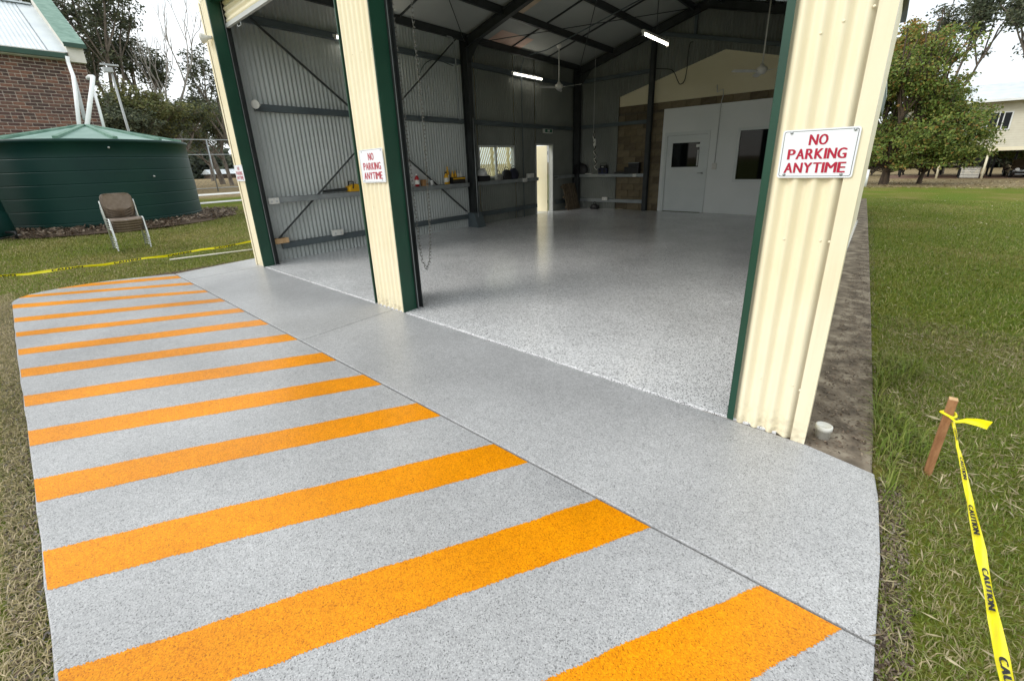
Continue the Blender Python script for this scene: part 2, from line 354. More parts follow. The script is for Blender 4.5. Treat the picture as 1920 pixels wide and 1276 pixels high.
ZD = -.010                                   # top of the outdoor slabs
def slab(name, poly, top, thick, mat, bv=.006):
    o = MB().prism(poly, top-thick, top).build(name, mat); bevel(o, bv); return kind(o, 'structure')
curve = [(-8.50,-.295),(-8.66,-.27),(-8.80,-.22),(-8.93,-.12),(-9.0,.02),(-9.03,.2),(-9.02,.45),(-8.97,.72),(-8.85,1.0),(-8.72,1.22),(-8.57,1.482)]
near = [(x, -.292+.004*math.sin(x*1.3)+.003*math.sin(x*9)) for x in np.arange(-8.3, .3, .3)]
edgeR = [(.262+.006*math.sin(y*9), y) for y in np.arange(-.29, 1.48, .2)]
drive = slab('driveway', [(.262, 1.482)]+curve[::-1]+near+edgeR, ZD, .12, m_drive)
slab('apron_slab', [(-8.56,1.494),(-7.872,1.494),(-7.862,2.585),(-8.75,2.80)], ZD, .12, m_apron)
slab('apron_slab', [(-7.860,1.494),(-3.982,1.494),(-4.002,2.556),(-7.850,2.556)], ZD, .12, m_apron)
slab('apron_slab', [(-3.974,1.494),(.262,1.494),(.272,1.9),(.262,2.3),(.245,2.49),(-.055,2.556),(-3.994,2.556)], ZD, .12, m_apron)
floor = slab('floor', [(XL-.02,2.566),(-.2,2.566),(-.2,YB+.02),(XL-.02,YB+.02)], .0, .14, m_floor, .004)
MBs = MB(); MBs.box((-8.9,-.25,-.09),(.24,2.56,-.0305)); kind(MBs.build('joint_filler', m_soil), 'structure')
# painted stripes, part of the driveway
xs_c = [(-.08,.17),(-.77,-.51),(-1.45,-1.19),(-2.17,-1.92),(-2.85,-2.59),(-3.53,-3.27),(-4.26,-4.02),(-4.95,-4.71),(-5.61,-5.40),(-6.28,-6.08),(-6.95,-6.77),(-7.65,-7.45),(-8.36,-8.10)]
xs_n = [(-1.12,-.85),(-1.80,-1.53),(-2.53,-2.25),(-3.24,-2.98),(-3.95,-3.70),(-4.66,-4.42),(-5.37,-5.14),(-6.06,-5.84),(-6.78,-6.57),(-7.53,-7.29),(-8.38,-8.12),(-9.02,-8.83),(-9.55,-9.3)]
y0, y1 = -.286, 1.478
def inside_x(y):      # left limit of the slab at y
    pts = sorted([(q[1], q[0]) for q in curve])
    return float(np.interp(y, [p[0] for p in pts], [p[1] for p in pts]))+.012
for (c0, c1), (n0, n1) in zip(xs_c, xs_n):
    N = 800; a = []; b = []; ph = random.random()*9
    for i in range(N+1):
        t_ = i/N; y = y0+(y1-y0)*t_; w = .009
        xa = n0+(c0-n0)*t_ + w*(math.sin(t_*11+ph)*.45+.2*math.sin(t_*47+ph)+random.gauss(0,.33)); xb = n1+(c1-n1)*t_ + w*(math.sin(t_*9+ph*2)*.45+.2*math.sin(t_*53+ph)+random.gauss(0,.33))
        lim = inside_x(y); xa = max(xa, lim); xb = min(xb, .255)
        if xb-xa < .01: continue
        a.append((xa, y)); b.append((xb, y))
    mb = MB(); n = len(a)
    mb.add([(x, y, ZD+.0009) for x, y in a]+[(x, y, ZD+.0009) for x, y in b], [(i, n+i, n+i+1, i+1) for i in range(n-1)])
    mb.build('painted_stripe', m_orange, drive)
# dirty concrete strip along the shed's right side
sp_ = [(-.045,2.552),(.10,2.52),(.236,2.482)]+[tuple(onz(a_,b__,-.016).xy) for a_, b__ in ((1639,800),(1636,690),(1633,580),(1630,480),(1627,410),(1625,372))]+[(-.7,19.0),(-.62,2.552)]
st = MB().prism(sp_, -.16, -.016).build('concrete_strip', m_dirtconc); bevel(st, .01); kind(st, 'structure')
# far paths on the left, tank pad
kind(MB().add([(-23.6,2.5,.262),(-22.3,2.5,.262),(-22.9,14,.262),(-24.0,14,.262)], [(0,1,2,3)]).build('path', m_conc), 'structure')
kind(MB().add([(-33,2,.262),(-30.5,2,.262),(-30.5,18,.262),(-33,18,.262)], [(0,1,2,3)]).build('path', m_conc), 'structure')
p = at(56,446,15.6); MB_ = MB().prism([(p.x+.9,p.y-1.9),(p.x+.35,p.y),(p.x-.9,p.y+.1),(p.x-1.1,p.y-2.2)], gz(p.x,p.y)-.1, gz(p.x,p.y)+.06)
bevel(kind(MB_.build('concrete_pad', m_conc), 'structure'), .015)

# ================================================================== SHED
XR, RX, EZ, RZ = -.34, -4.05, 4.30, 5.36           # right wall, ridge x, eave and ridge height
def roofz(x): return EZ+(RZ-EZ)*(1-abs(x-RX)/(RX-XL))
shed = thing('shed', 'cream corrugated steel shed with two open roller door bays and dark green trim', 'shed', (-4, 7.7, 0))
def wall_pieces(x, nrm, mat, z0, z1):
    for a, b, lo, hi in ((2.60,7.72,z0,z1),(7.72,8.13,z0,z1),(8.13,9.60,z0,1.17),(8.13,9.60,2.0,z1),(9.60,10.56,z0,z1),(10.56,11.47,2.06,z1),(11.47,YB,z0,z1)):
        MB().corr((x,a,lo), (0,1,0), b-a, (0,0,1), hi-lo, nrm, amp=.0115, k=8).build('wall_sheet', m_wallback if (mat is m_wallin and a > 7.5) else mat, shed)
wall_pieces(XL, (1,0,0), m_wallin, .0, EZ); wall_pieces(XL-.115, (1,0,0), m_cream, -.02, EZ)
MB().corr((XR,2.62,0), (0,1,0), YB-2.62, (0,0,1), EZ-.02, (1,0,0)).build('wall_sheet', m_white, shed)  # unseen inner face, made white to bounce light into the shed
MB().corr((XR+.1,2.72,-.0), (0,1,0), YB-2.72, (0,0,1), EZ-.02, (1,0,0)).build('wall_sheet', m_cream, shed)
# back wall: full height left of the office, above its gable line elsewhere
def gab(x): return 4.15-.275*abs(x+3.56)
BX = -6.46
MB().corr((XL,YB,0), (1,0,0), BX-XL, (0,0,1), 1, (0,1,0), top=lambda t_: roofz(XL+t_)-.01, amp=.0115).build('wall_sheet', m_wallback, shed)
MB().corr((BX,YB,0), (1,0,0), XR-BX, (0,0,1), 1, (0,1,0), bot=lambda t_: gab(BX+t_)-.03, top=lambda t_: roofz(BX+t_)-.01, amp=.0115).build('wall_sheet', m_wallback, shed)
# roof: lining below, corrugated sheet above
for xa, xb in ((XL-.25, RX), (RX, -.17)):
    za, zb = roofz(xa), roofz(xb); lo, hi = (2.40, YB+.25)
    MB().add([(xa,lo,za),(xb,lo,zb),(xb,hi,zb),(xa,hi,za)], [(0,1,2,3)]).build('roof_lining', m_roofin, shed)
    d = Vector((xb-xa,0,zb-za)); Lr = d.length; d.normalize()
    MB().corr((xa,lo,za+.06), (0,1,0), hi-lo, d, Lr, Vector((-d.z,0,d.x))).build('roof_sheet', m_roofmetal, shed)
# front: header and gable above the bays, three clad pillars with green trim
HZ = 3.92
MB().corr((-8.10,YF,HZ), (1,0,0), 8.03, (0,0,1), 1, (0,1,0), top=lambda t_: roofz(-8.10+t_)-HZ-.02).build('header_sheet', m_cream, shed)
MB().box((-7.75,YF+.02,HZ-.05),(-.45,YF+.14,HZ+.06)).build('door_head', m_green, shed)
MB().add([(-8.1,2.72,HZ+.05),(XR,2.72,HZ+.05),(XR,2.72,EZ-.02),(RX,2.72,RZ-.03),(-8.1,2.72,EZ-.02)], [(0,1,2,3,4)]).build('header_lining', m_wallin, shed)
def pillar(x0, x1, zb, flashR=False, flashL=False, pit=.0762, amp=.0105):
    mb = MB(); a = x0+(.05 if flashL else .012); b = x1-(.060 if flashR else .012)
    n = round((b-a)/pit); mb.corr((a,YF,zb), (1,0,0), b-a, (0,0,1), HZ-zb, (0,1,0), pitch=(b-a)/(n), amp=amp, k=12)
    q = mb.build('pillar', m_pillar, shed)
    bk = MB().box((x0+.02,YF+.022,zb),(x1-.014,YF+.15,HZ)).build('post', m_dark, q)
    if flashR:
        f = MB(); f.box((b-.006,YF-.015,zb),(x1,YF-.0135,HZ)); f.box((x1-.003,YF-.0135,zb),(x1,YF+.16,HZ)); f.build('corner_flashing', m_pillar, q)
    if flashL:
        f = MB(); f.box((x0,YF-.013,zb),(a+.006,YF-.010,HZ)); f.box((x0,YF-.010,zb),(x0+.003,YF+.10,HZ)); f.build('corner_flashing', m_pillar, q)
    return q
def trim(x, side, q, fl=.03, guide=True):
    """L-shaped green door jamb; side +1: opening lies to the right of x"""
    mb = MB(); a, b = sorted((x, x+side*.004))
    mb.box((a,YF-.014,-.004),(b,YF+.15,HZ)); a, b = sorted((x, x-side*fl)); mb.box((a,YF-.018,-.004),(b,YF-.0142,HZ)); mb.build('door_jamb', m_green, q)
    if not guide: return
    g_ = MB(); s_ = side
    for yy, w in ((YF+.155,.004),(YF+.215,.004)):
        a, b = sorted((x-s_*.02, x+s_*.035)); g_.box((a,yy,.0),(b,yy+w,HZ))
    a, b = sorted((x-s_*.025, x-s_*.020)); g_.box((a,YF+.15,.0),(b,YF+.24,HZ)); g_.build('door_guide', m_dark, q)
    a, b = sorted((x+s_*.0352, x+s_*.038)); MB().box((a,YF+.150,.0),(b,YF+.156,HZ)).build('guide_edge', m_galv, q)
pl = pillar(-8.10, -7.722, -.012, flashL=True); trim(-7.722, 1, pl)
pm = pillar(-4.362, -3.782, -.008); trim(-3.782, 1, pm, .012); trim(-4.362, -1, pm, .014)
pr = pillar(-.446, -.062, -.012, flashR=True, pit=.079, amp=.0125); trim(-.462, -1, pr, .033, guide=False)
screw = shared('screw', MB().lathe((0,0,0), [(.0,.0),(.006,0),(.006,.004),(.003,.006),(0,.006)], 8, axis=(0,-1,0)), m_cream)
for px, py in ((1470,448),(1538,451),(1555,453),(1426,708),(1486,722),(1500,731),(1539,63),(1582,40),(1640,12)):
    q = ony(px, py, YF-.010); piece('screw', screw, q, pr)
for px, py in ((661,103),(678,98),(696,92),(700,388),(731,390),(735,405),(745,545),(712,530)):
    q = ony(px, py, YF-.009); piece('screw', screw, q, pm)
# roller doors, rolled up
for x0, x1, zb in ((-7.70,-4.38,3.56),(-3.76,-.48,3.56)):
    q = MB().corr((x0,YF+.185,zb+.05), (0,0,1), .75, (1,0,0), x1-x0, (0,1,0), pitch=.078, amp=.010, k=8).build('roller_door', m_cream, shed)
    mb = MB().box((x0,YF+.165,zb),(x1,YF+.205,zb+.055)); mb.build('bottom_rail', m_lightgrey, q)
    MB().tube([(x0+.02,YF+.36,zb+.62),(x1-.02,YF+.36,zb+.62)], .17, 16).build('door_drum', m_dark, q)
    MB().tube([(x0+.35,YF+.20,zb+.02),(x0+.35,YF+.20,zb-.05),(x0+.47,YF+.20,zb-.05),(x0+.47,YF+.20,zb+.02)], .008, 6).build('pull_handle', m_galv, q)
# steel frame
def ibeam(path, w=.12, h=.2, name='rafter', up=(0,0,1), par=None):
    mb = MB(); a, b = Vector(path[0]), Vector(path[1]); d = (b-a).normalized(); up = Vector(up); xx = d.cross(up).normalized(); zz = xx.cross(d)
    for o_ in (-1, 1): mb.bar(a+zz*o_*(h/2-.005), b+zz*o_*(h/2-.005), w, .010, up)
    mb.bar(a, b, .008, h-.022, up); return mb.build(name, m_dark, par or shed)
for y in (2.86, 7.72, 12.62):
    if y > 3: ibeam(((XL+.16,y,0),(XL+.16,y,EZ-.02)), .14, .22, 'column', up=(1,0,0)); ibeam(((XR-.16,y,0),(XR-.16,y,EZ-.02)), .14, .22, 'column', up=(1,0,0))
    ibeam(((XL+.16,y,EZ-.13),(RX,y,RZ-.17))); ibeam(((RX,y,RZ-.17),(XR-.16,y,EZ-.13)))
    for sgn, xx in ((1,XL+.27),(-1,XR-.27)):
        if y < 3: continue
        MB().prism([(xx,EZ-.55),(xx,EZ-.18),(xx+sgn*.42,EZ-.08)] if sgn>0 else [(xx,EZ-.55),(xx-.42,EZ-.08),(xx,EZ-.18)], y-.005, y+.005, 'y').build('knee_plate', m_dark, shed)
for x in (-7.75,-6.65,-5.5,-4.4,-3.7,-2.6,-1.5,-.5):
    z = roofz(x)-.08; MB().bar((x,2.75,z),(x,YB-.02,z), .06, .15).build('purlin', m_dark, shed)
def girt(a, b, mat=m_steel, w=.09, h=.10, lip=True):
    """C-section girt on a wall"""
    a, b = Vector(a), Vector(b); mb = MB(); d = (b-a).normalized(); n = Vector((0,0,1)).cross(d)
    mb.bar(a+Vector((0,0,h/2)), b+Vector((0,0,h/2)), w, .004); mb.bar(a-Vector((0,0,h/2)), b-Vector((0,0,h/2)), w, .004)
    mb.bar(a+n*(w/2-.002)*LS, b+n*(w/2-.002)*LS, .004, h-.008); mb.bar(a-n*(w/2-.002)*LS+Vector((0,0,h/2-.014)), b-n*(w/2-.002)*LS+Vector((0,0,h/2-.014)), .004, .02)
    return mb.build('girt', mat, shed)
LS = -1
xg = XL+.056
for z, mt in ((3.80,m_steel),(2.53,m_steel),(.27,m_steel)):
    for a, b in ((2.98,7.60),(7.84,12.5)):
        if z < 2.1 and b > 11: girt((xg,a,z),(xg,10.50,z), mt); girt((xg,11.53,z),(xg,b,z), mt)
        else: girt((xg,a,z),(xg,b,z), mt)
for a, b in ((2.98,7.60),(7.84,10.50),(11.53,12.5)):
    girt((xg+.03,a,1.06),(xg+.03,b,1.06), m_galv, .15, .09)
for a, b in (((2.93,.42),(7.50,4.25)),((3.15,3.80),(7.50,.40))):
    MB().bar((XL+.115,a[0],a[1]),(XL+.115,b[0],b[1]), .006, .075, up=(1,0,0)).build('brace', m_dark, shed)
yg = YB-.056
def bx(px, py): return ony(px, py, YB-.05)
girt((XL+.12,yg,3.90),(-5.48,yg,3.90)); girt((XL+.12,yg,2.57),(-5.48,yg,2.57)); girt((XL+.12,yg-.03,1.06),(-5.48,yg-.03,1.06), m_galv, .15, .09); girt((XL+.12,yg,.27),(-5.48,yg,.27), m_galv)
ibeam(((-5.41,YB-.10,0),(-5.41,YB-.10,roofz(-5.41)-.2)), .13, .13, 'column', up=(0,1,0))
MB().bar((-5.34,YB-.07,4.80),(-1.4,YB-.07,3.76), .07, .09).build('gable_rail', m_steel, shed)
MB().bar((-4.33,YB-.07,4.58),(-4.33,YB-.07,roofz(-4.33)-.2), .07, .07).build('gable_post', m_steel, shed)
# roof bracing rods and straps
for a, b in (((-7.7,7.8),(-4.2,12.5)),((-4.2,7.8),(-7.7,12.5)),((-7.7,3.0),(-4.2,7.6)),((-4.2,3.0),(-7.7,7.6))):
    mb = MB(); N = 10
    pts = [Vector((a[0]+(b[0]-a[0])*i/N, a[1]+(b[1]-a[1])*i/N, 0)) for i in range(N+1)]
    for q in pts: q.z = roofz(q.x)-.20
    mb.tube(pts, .010, 6).build('bracing_rod', m_dark, shed)
for y in (4.3, 5.9, 9.3, 10.9):
    MB().bar((-7.75,y,roofz(-7.75)-.012),(-4.2,y,roofz(-4.2)-.012), .05, .02, up=(0,1,0)).build('roof_batten', m_dark, shed)
# opaque fibreglass skylights between the purlins, daylight glow put into the pale colour
m_fibre = M('daylit_tan_fibreglass', lin(198,176,146), lin(212,192,164), 6, .6)
m_fibre2 = M('lamp_tinted_fibreglass', lin(206,170,150), lin(216,184,166), 6, .6)  # pink tint stands for lamp light falling on this sheet
for mt_, pxs_ in ((m_fibre, ((936,24),(967,36),(1020,-6),(969,-4))), (m_fibre2, ((917,75),(941,57),(994,73),(975,92)))):
    sl_ = (RZ-EZ)/(RX-XL); pts_ = []
    for a_, b__ in pxs_:
        d_ = ray(a_, b__); k_ = (EZ+sl_*(CAM.x-XL)-CAM.z-.012)/(d_.z-sl_*d_.x); pts_.append(CAM+d_*k_)
    ya_, yb_ = min(q_.y for q_ in pts_), max(q_.y for q_ in pts_); xa_, xb_ = min(q_.x for q_ in pts_), max(q_.x for q_ in pts_)
    MB().add([(xa_,ya_,roofz(xa_)-.008),(xb_,ya_,roofz(xb_)-.008),(xb_,yb_,roofz(xb_)-.008),(xa_,yb_,roofz(xa_)-.008)], [(0,1,2,3)]).build('skylight_sheet', mt_, shed)
# gutters and far-corner downpipe on the right
MB().box((-.25,2.42,EZ-.10),(-.15,YB+.9,EZ+.03)).build('gutter', m_dark, shed)
# left wall window: frame, pane ; door frame and leaf
win = MB()
for lo, hi in (((XL-.10,8.13,1.17),(XL+.012,8.18,2.0)),((XL-.10,9.55,1.17),(XL+.012,9.60,2.0)),((XL-.10,8.18,1.17),(XL+.012,9.55,1.215)),((XL-.10,8.18,1.955),(XL+.012,9.55,2.0)),((XL-.07,8.82,1.215),(XL-.02,8.87,1.955))):
    win.box(lo, hi)
wo = win.build('window', m_lightgrey, shed)
m_clear = bpy.data.materials.new('clear_glass'); m_clear.use_nodes = True; t = m_clear.node_tree
tr = t.nodes.new('ShaderNodeBsdfTransparent'); gl = t.nodes.new('ShaderNodeBsdfGlossy'); gl.inputs['Roughness'].default_value = .03; mxg = t.nodes.new('ShaderNodeMixShader'); mxg.inputs[0].default_value = .12
tr.inputs[0].default_value = (.82,.86,.84,1)
t.links.new(tr.outputs[0], mxg.inputs[1]); t.links.new(gl.outputs[0], mxg.inputs[2]); t.links.new(mxg.outputs[0], t.nodes['Material Output'].inputs[0])
for a, b in ((8.18,8.82),(8.87,9.55)): MB().box((XL-.047,a,1.215),(XL-.043,b,1.955)).build('pane', m_clear, wo)
df = MB()
for lo, hi in (((XL-.15,10.56,0.002),(XL+.02,10.60,2.06)),((XL-.15,11.43,0.002),(XL+.02,11.47,2.06)),((XL-.15,10.60,2.02),(XL+.02,11.43,2.06))): df.box(lo, hi)
dfo = df.build('door_frame', m_lightgrey, shed)
leaf = MB().box((XL-1.0,11.37,-.015),(XL-.152,11.41,2.02)).build('door', m_cream, shed)
for z in (.25, 1.75): MB().tube([(XL-.155,11.40,z),(XL-.155,11.40,z+.1)], .012, 8).build('hinge', m_dark, leaf)
MB().tube([(XL-.93,11.37,1.0),(XL-.93,11.31,1.0),(XL-.82,11.31,1.0)], .010, 8).build('handle', m_galv, leaf)
MB().tube([(XL+.10,9.85,.0),(XL+.10,9.85,3.95),(XL+.10,10.0,4.26)]+[(x_,10.0+.12*(x_-XL),roofz(x_)-.2) for x_ in (-7.2,-6.,-4.8)], .014, 8).build('conduit', m_steel, shed)
MB().tube([(XL+.31,7.70,.05),(XL+.31,7.70,2.6)], .012, 8).build('conduit', m_galv, shed)
MB().prism([(XL+.05,.0),(XL+.42,.0),(XL+.28,.36),(XL+.05,.36)], 7.58, 7.86, 'y').build('column_base', m_steel, shed)

kind(bevel(MB().box((XL-1.5,10.2,-.12),(XL-.128,11.7,-.022)).build('door_step', m_conc), .01), 'structure')
# lattice screen outside the side window
lat = thing('lattice_screen', 'cream diagonal slat lattice screen outside the side window', 'lattice', (XL-.75, 9.0, gz(-8.7,9)))
ly0, ly1 = 7.9, 10.2
lf = MB(); X_ = XL-.75
for lo, hi in (((X_-.03,ly0,gz(X_,9)),(X_+.03,ly0+.06,2.3)),((X_-.03,ly1-.06,gz(X_,9)),(X_+.03,ly1,2.3)),((X_-.03,ly0+.06,2.24),(X_+.03,ly1-.06,2.3)),((X_-.03,ly0+.06,.75),(X_+.03,ly1-.06,.81)),((X_-.032,9.42,.81),(X_+.032,9.49,2.24))): lf.box(lo, hi)
lf.build('frame', m_cream, lat)
sl_m = shared('slat', MB().obox((0,0,0),(.012,.034,2.2)), m_cream)
for i in range(24):
    yc = 8.05+i*.095; a = math.radians(27); zc = 1.52
    # keep the slat inside the frame
    piece('slat', sl_m, (X_, yc, zc), lat, rot=(-a,0,0), scale=(1,1,.68))

# ================================================================== OFFICE behind the shed
off = thing('office_building', 'adjoining office with cream gable and pale grey wall at the back of the shed', 'building', (-3.5, YB+4, 0))
OY = YB+.10
MB().box((BX,OY,0),(XR,OY+.12,3.06)).build('wall_core', m_darkmortar, off)
MB().box((BX-.06,YB+.012,0),(BX-.001,OY+.12,gab(BX)+.2)).build('wall_return', m_darkmortar, off)
MB().prism([(BX,3.06),(XR,3.06),(XR,gab(XR)),(-3.56,4.15),(BX,gab(BX))], OY-.035, OY+.12, 'y').build('gable', m_gable, off)
MB().prism([(BX-.0,gab(BX)+.003),(-3.56,4.153),(XR,gab(XR)+.003),(XR,gab(XR)+.05),(-3.56,4.20),(BX,gab(BX)+.05)], OY-.06, OY+.1, 'y').build('barge_board', m_steel, off)
bw, bh = .39, .19
bmesh = [shared('block', MB().obox((0,0,0),(bw,.05,bh)), mm) for mm in m_block]; bhalf = [shared('block', MB().obox((0,0,0),(.19,.05,bh)), mm) for mm in m_block]
for r in range(15):
    z = .10+r*.2
    if z > 2.86: break
    x = BX+.005 - (.2 if r % 2 else 0)
    while x < -5.08:
        a, b = max(x, BX+.004), min(x+bw, -5.055)
        if b-a > .05:
            me = random.choice(bmesh); piece('block', me, ((a+b)/2, OY-.02+random.uniform(-.002,.002), z), off, scale=((b-a)/bw,1,1))
        x += .4
x = BX
while x < XR-.1:
    b = min(x+bw, XR-.02); piece('block', random.choice(bmesh), ((x+b)/2, OY-.02, 2.965), off, scale=((b-x)/bw,1,.97)); x += .4
MB().box((-5.05,OY-.06,0),(-4.955,OY-.002,2.865)).build('wall_board', m_office, off)
MB().box((-3.715,OY-.06,0),(-3.04,OY-.002,2.865)).build('wall_board', m_office, off)
MB().box((-4.955,OY-.06,2.225),(-3.715,OY-.002,2.865)).build('wall_board', m_office, off)
MB().box((-3.04,OY-.06,0),(-1.30,OY-.002,.86)).build('wall_board', m_office, off); MB().box((-3.04,OY-.06,2.225),(-1.30,OY-.002,2.865)).build('wall_board', m_office, off)
MB().box((-1.30,OY-.06,0),(XR-.1,OY-.002,2.865)).build('wall_board', m_office, off)
MB().box((-3.70,OY-.075,0.002),(XR-.1,OY-.0605,.07)).build('skirting', m_office, off)
fr = MB()
for lo, hi in (((-4.955,OY-.085,0.002),(-4.885,OY+.01,2.225)),((-3.785,OY-.085,0.002),(-3.715,OY+.01,2.225)),((-4.885,OY-.085,2.135),(-3.785,OY+.01,2.225))): fr.box(lo, hi)
od = MB()
gx0, gx1, gz0, gz1 = -4.73, -3.97, 1.27, 1.93
for lo, hi in (((-4.88,OY-.055,.015),(gx0,OY-.012,2.13)),((gx1,OY-.055,.015),(-3.79,OY-.012,2.13)),((gx0,OY-.055,.015),(gx1,OY-.012,gz0)),((gx0,OY-.055,gz1),(gx1,OY-.012,2.13))): od.box(lo, hi)
odo = od.build('door', m_doorgrey, off); fr.build('frame', m_doorgrey, odo)
MB().box((gx0,OY-.036,gz0),(gx1,OY-.030,gz1)).build('pane', m_glass, odo)
MB().box((-4.07,OY-.040,1.80),(-3.975,OY-.0365,1.87)).build('notice', m_white, odo); MB().box((-4.03,OY-.040,1.30),(-3.99,OY-.0365,1.72)).build('notice', m_lightgrey, odo)
hd = MB(); hd.lathe((-3.84,OY-.056,1.10), [(0,.012),(.028,.012),(.028,0)], 16, axis=(0,-1,0)); hd.tube([(-3.84,OY-.06,1.10),(-3.84,OY-.11,1.10),(-3.96,OY-.11,1.10)], .010, 8); hd.build('handle', m_chrome, odo)
wf = MB(); wx0, wx1, wz0, wz1 = -3.04, -1.30, .86, 2.225
for lo, hi in (((wx0,OY-.085,wz0),(wx0+.07,OY-.01,wz1)),((wx1-.07,OY-.085,wz0),(wx1,OY-.01,wz1)),((wx0+.07,OY-.085,wz0),(wx1-.07,OY-.01,wz0+.07)),((wx0+.07,OY-.085,wz1-.07),(wx1-.07,OY-.01,wz1))): wf.box(lo, hi)
wfo = wf.build('window', m_doorgrey, off); MB().box((wx0+.07,OY-.045,wz0+.07),(wx1-.07,OY-.038,wz1-.07)).build('pane', m_glass, wfo)
cn = MB().tube([(-3.53,OY-.075,1.33),(-3.53,OY-.075,2.9),(-3.50,OY-.075,3.05),(-3.52,OY-.075,3.20),(-3.66,OY-.075,3.14),(-3.68,OY-.075,3.32)], .011, 8).build('conduit', m_lightgrey, off)
MB().box((-3.585,OY-.10,1.19),(-3.475,OY-.0605,1.36)).build('switch_box', m_offwhite, off)
for xa, xb in ((BX-.1,-3.56),(-3.56,-.30)):
    MB().prism([(xa,gab(xa)+.06),(xb,gab(xb)+.06),(xb,gab(xb)+.12),(xa,gab(xa)+.12)], YB+.28, YB+8.4, 'y').build('roof', m_roofmetal, off)
MB().box((-.62,OY+.13,-.35),(-.50,YB+8,3.1)).build('wall', m_cream, off); MB().box((BX,YB+7.9,-.35),(-.62,YB+8,3.4)).build('wall', m_cream, off); MB().box((BX,OY+.13,-.1),(BX+.1,YB+7.9,3.2)).build('wall', m_cream, off)
MB().box((-.50,YB+1.6,2.70),(-.31,YB+8.4,3.24)).build('fascia', m_green, off); MB().box((-.50,YB+1.55,3.243),(-.30,YB+8.4,3.30)).build('gutter', m_greencap, off)
MB().tube([(-.37,YB+2.1,-.2),(-.37,YB+2.1,2.72)], .045, 8).build('downpipe', m_cream, off)

# ================================================================== SIGNS
def text_geo(s_, bold=.02):
    cu = bpy.data.curves.new('lettering', 'FONT'); cu.body = s_; cu.size = 1; cu.offset = bold; cu.space_character = 1.14; cu.resolution_u = 3
    o = bpy.data.objects.new('lettering', cu); COL.objects.link(o)
    dg = bpy.context.evaluated_depsgraph_get(); me = bpy.data.meshes.new_from_object(o.evaluated_get(dg))
    v = [q.co.copy() for q in me.vertices]; f = [tuple(p_.vertices) for p_ in me.polygons]
    bpy.data.objects.remove(o); bpy.data.curves.remove(cu); bpy.data.meshes.remove(me)
    x0 = min(q.x for q in v); x1 = max(q.x for q in v); y0_ = min(q.y for q in v); y1_ = max(q.y for q in v)
    return [((q.x-x0)/(x1-x0), (q.y-y0_)/(y1_-y0_)) for q in v], f, (x1-x0)/(y1_-y0_)
GLY = {c_: text_geo(c_, 0.) for c_ in set('NOPARKINGANYTIMECAUTION')}
WID = {'I': .15, 'M': 1.02, 'N': .82, 'O': .82, 'G': .82, 'T': .74, 'E': .68, 'A': .84, 'Y': .80, 'K': .82, 'R': .80, 'P': .76, 'C': .80, 'U': .80}
def word_geo(w):
    tot = sum(WID[c_] for c_ in w)+.17*(len(w)-1); x_ = 0; P_ = []; Fs = []
    for c_ in w:
        pts, fs, _ = GLY[c_]; n_ = len(P_); P_ += [((x_+u*WID[c_])/tot, v) for u, v in pts]; Fs += [tuple(k_+n_ for k_ in f_) for f_ in fs]; x_ += WID[c_]+.17
    return P_, Fs, tot
WORDS = {w: word_geo(w) for w in ('NO', 'PARKING', 'ANYTIME', 'CAUTION')}
def rrect(w, h, r, n=4):
    pts = []
    for cx, cy_, a0 in ((w/2-r,h/2-r,0),(-w/2+r,h/2-r,90),(-w/2+r,-h/2+r,180),(w/2-r,-h/2+r,270)):
        for i in range(n+1):
            a = math.radians(a0+90*i/n); pts.append((cx+r*math.cos(a), cy_+r*math.sin(a)))
    return pts
def sign(cx, cz, w, h, label, tilt=0., narrow=1., border=True):
    y = YF-.020; q = thing('no_parking_sign', label, 'sign', (cx, y, cz-h/2), 'no parking signs on the shed pillars')
    R = Matrix.Rotation(tilt, 2); W = lambda u, v, d: (cx+(R@Vector((u,v))).x, y-d, cz+(R@Vector((u,v))).y)
    mb = MB(); P = rrect(w, h, .012); n = len(P)
    mb.add([W(u,v,0) for u, v in P]+[W(u,v,.003) for u, v in P], [tuple(range(n)), tuple(range(2*n-1, n-1, -1))]+[(i,n+i,n+(i+1)%n,(i+1)%n) for i in range(n)])
    mb.build('plate', m_signw, q)
    if border:
        A = rrect(w-.014, h-.014, .009); B = rrect(w-.018, h-.018, .008)
        MB().add([W(u,v,.0036) for u, v in A]+[W(u,v,.0036) for u, v in B], [(i,n+i,n+(i+1)%n,(i+1)%n) for i in range(n)]).build('border', m_black, q)
    for word, vc, hh, ww in (('NO',.28,.21,.235),('PARKING',-.005,.21,.76),('ANYTIME',-.29,.21,.80)):
        pts, fs, asp = WORDS[word]; ww = ww*narrow
        lt = MB()
        for kk in range(5): lt.add([W((u-.5)*ww*w-.002+(kk-2)*.0011*w/.3, (vc+(v-.5)*hh)*h+(kk % 2)*.0008, .0036+.00025*kk) for u, v in pts], fs)
        lt.build('lettering', m_red, q)
    for u, v in ((-.38,.44),(.43,.44),(-.40,-.43),(.36,-.43)):
        c = W(u*w, v*h, .003); MB().lathe(c, [(.0065,0),(.0065,.003),(.003,.005),(0,.005)], 8, axis=(0,-1,0)).build('bolt', m_galv, q)
sign(-.2475, 1.545, .300, .222, 'white no parking anytime sign with red letters on the near right pillar')
sign(-4.046, 1.562, .438, .332, 'white no parking anytime sign on the middle pillar between the door bays', tilt=.02, narrow=.96)
sign(-7.90, 1.527, .355, .25, 'white no parking anytime sign on the far left pillar beside the lawn', border=False)

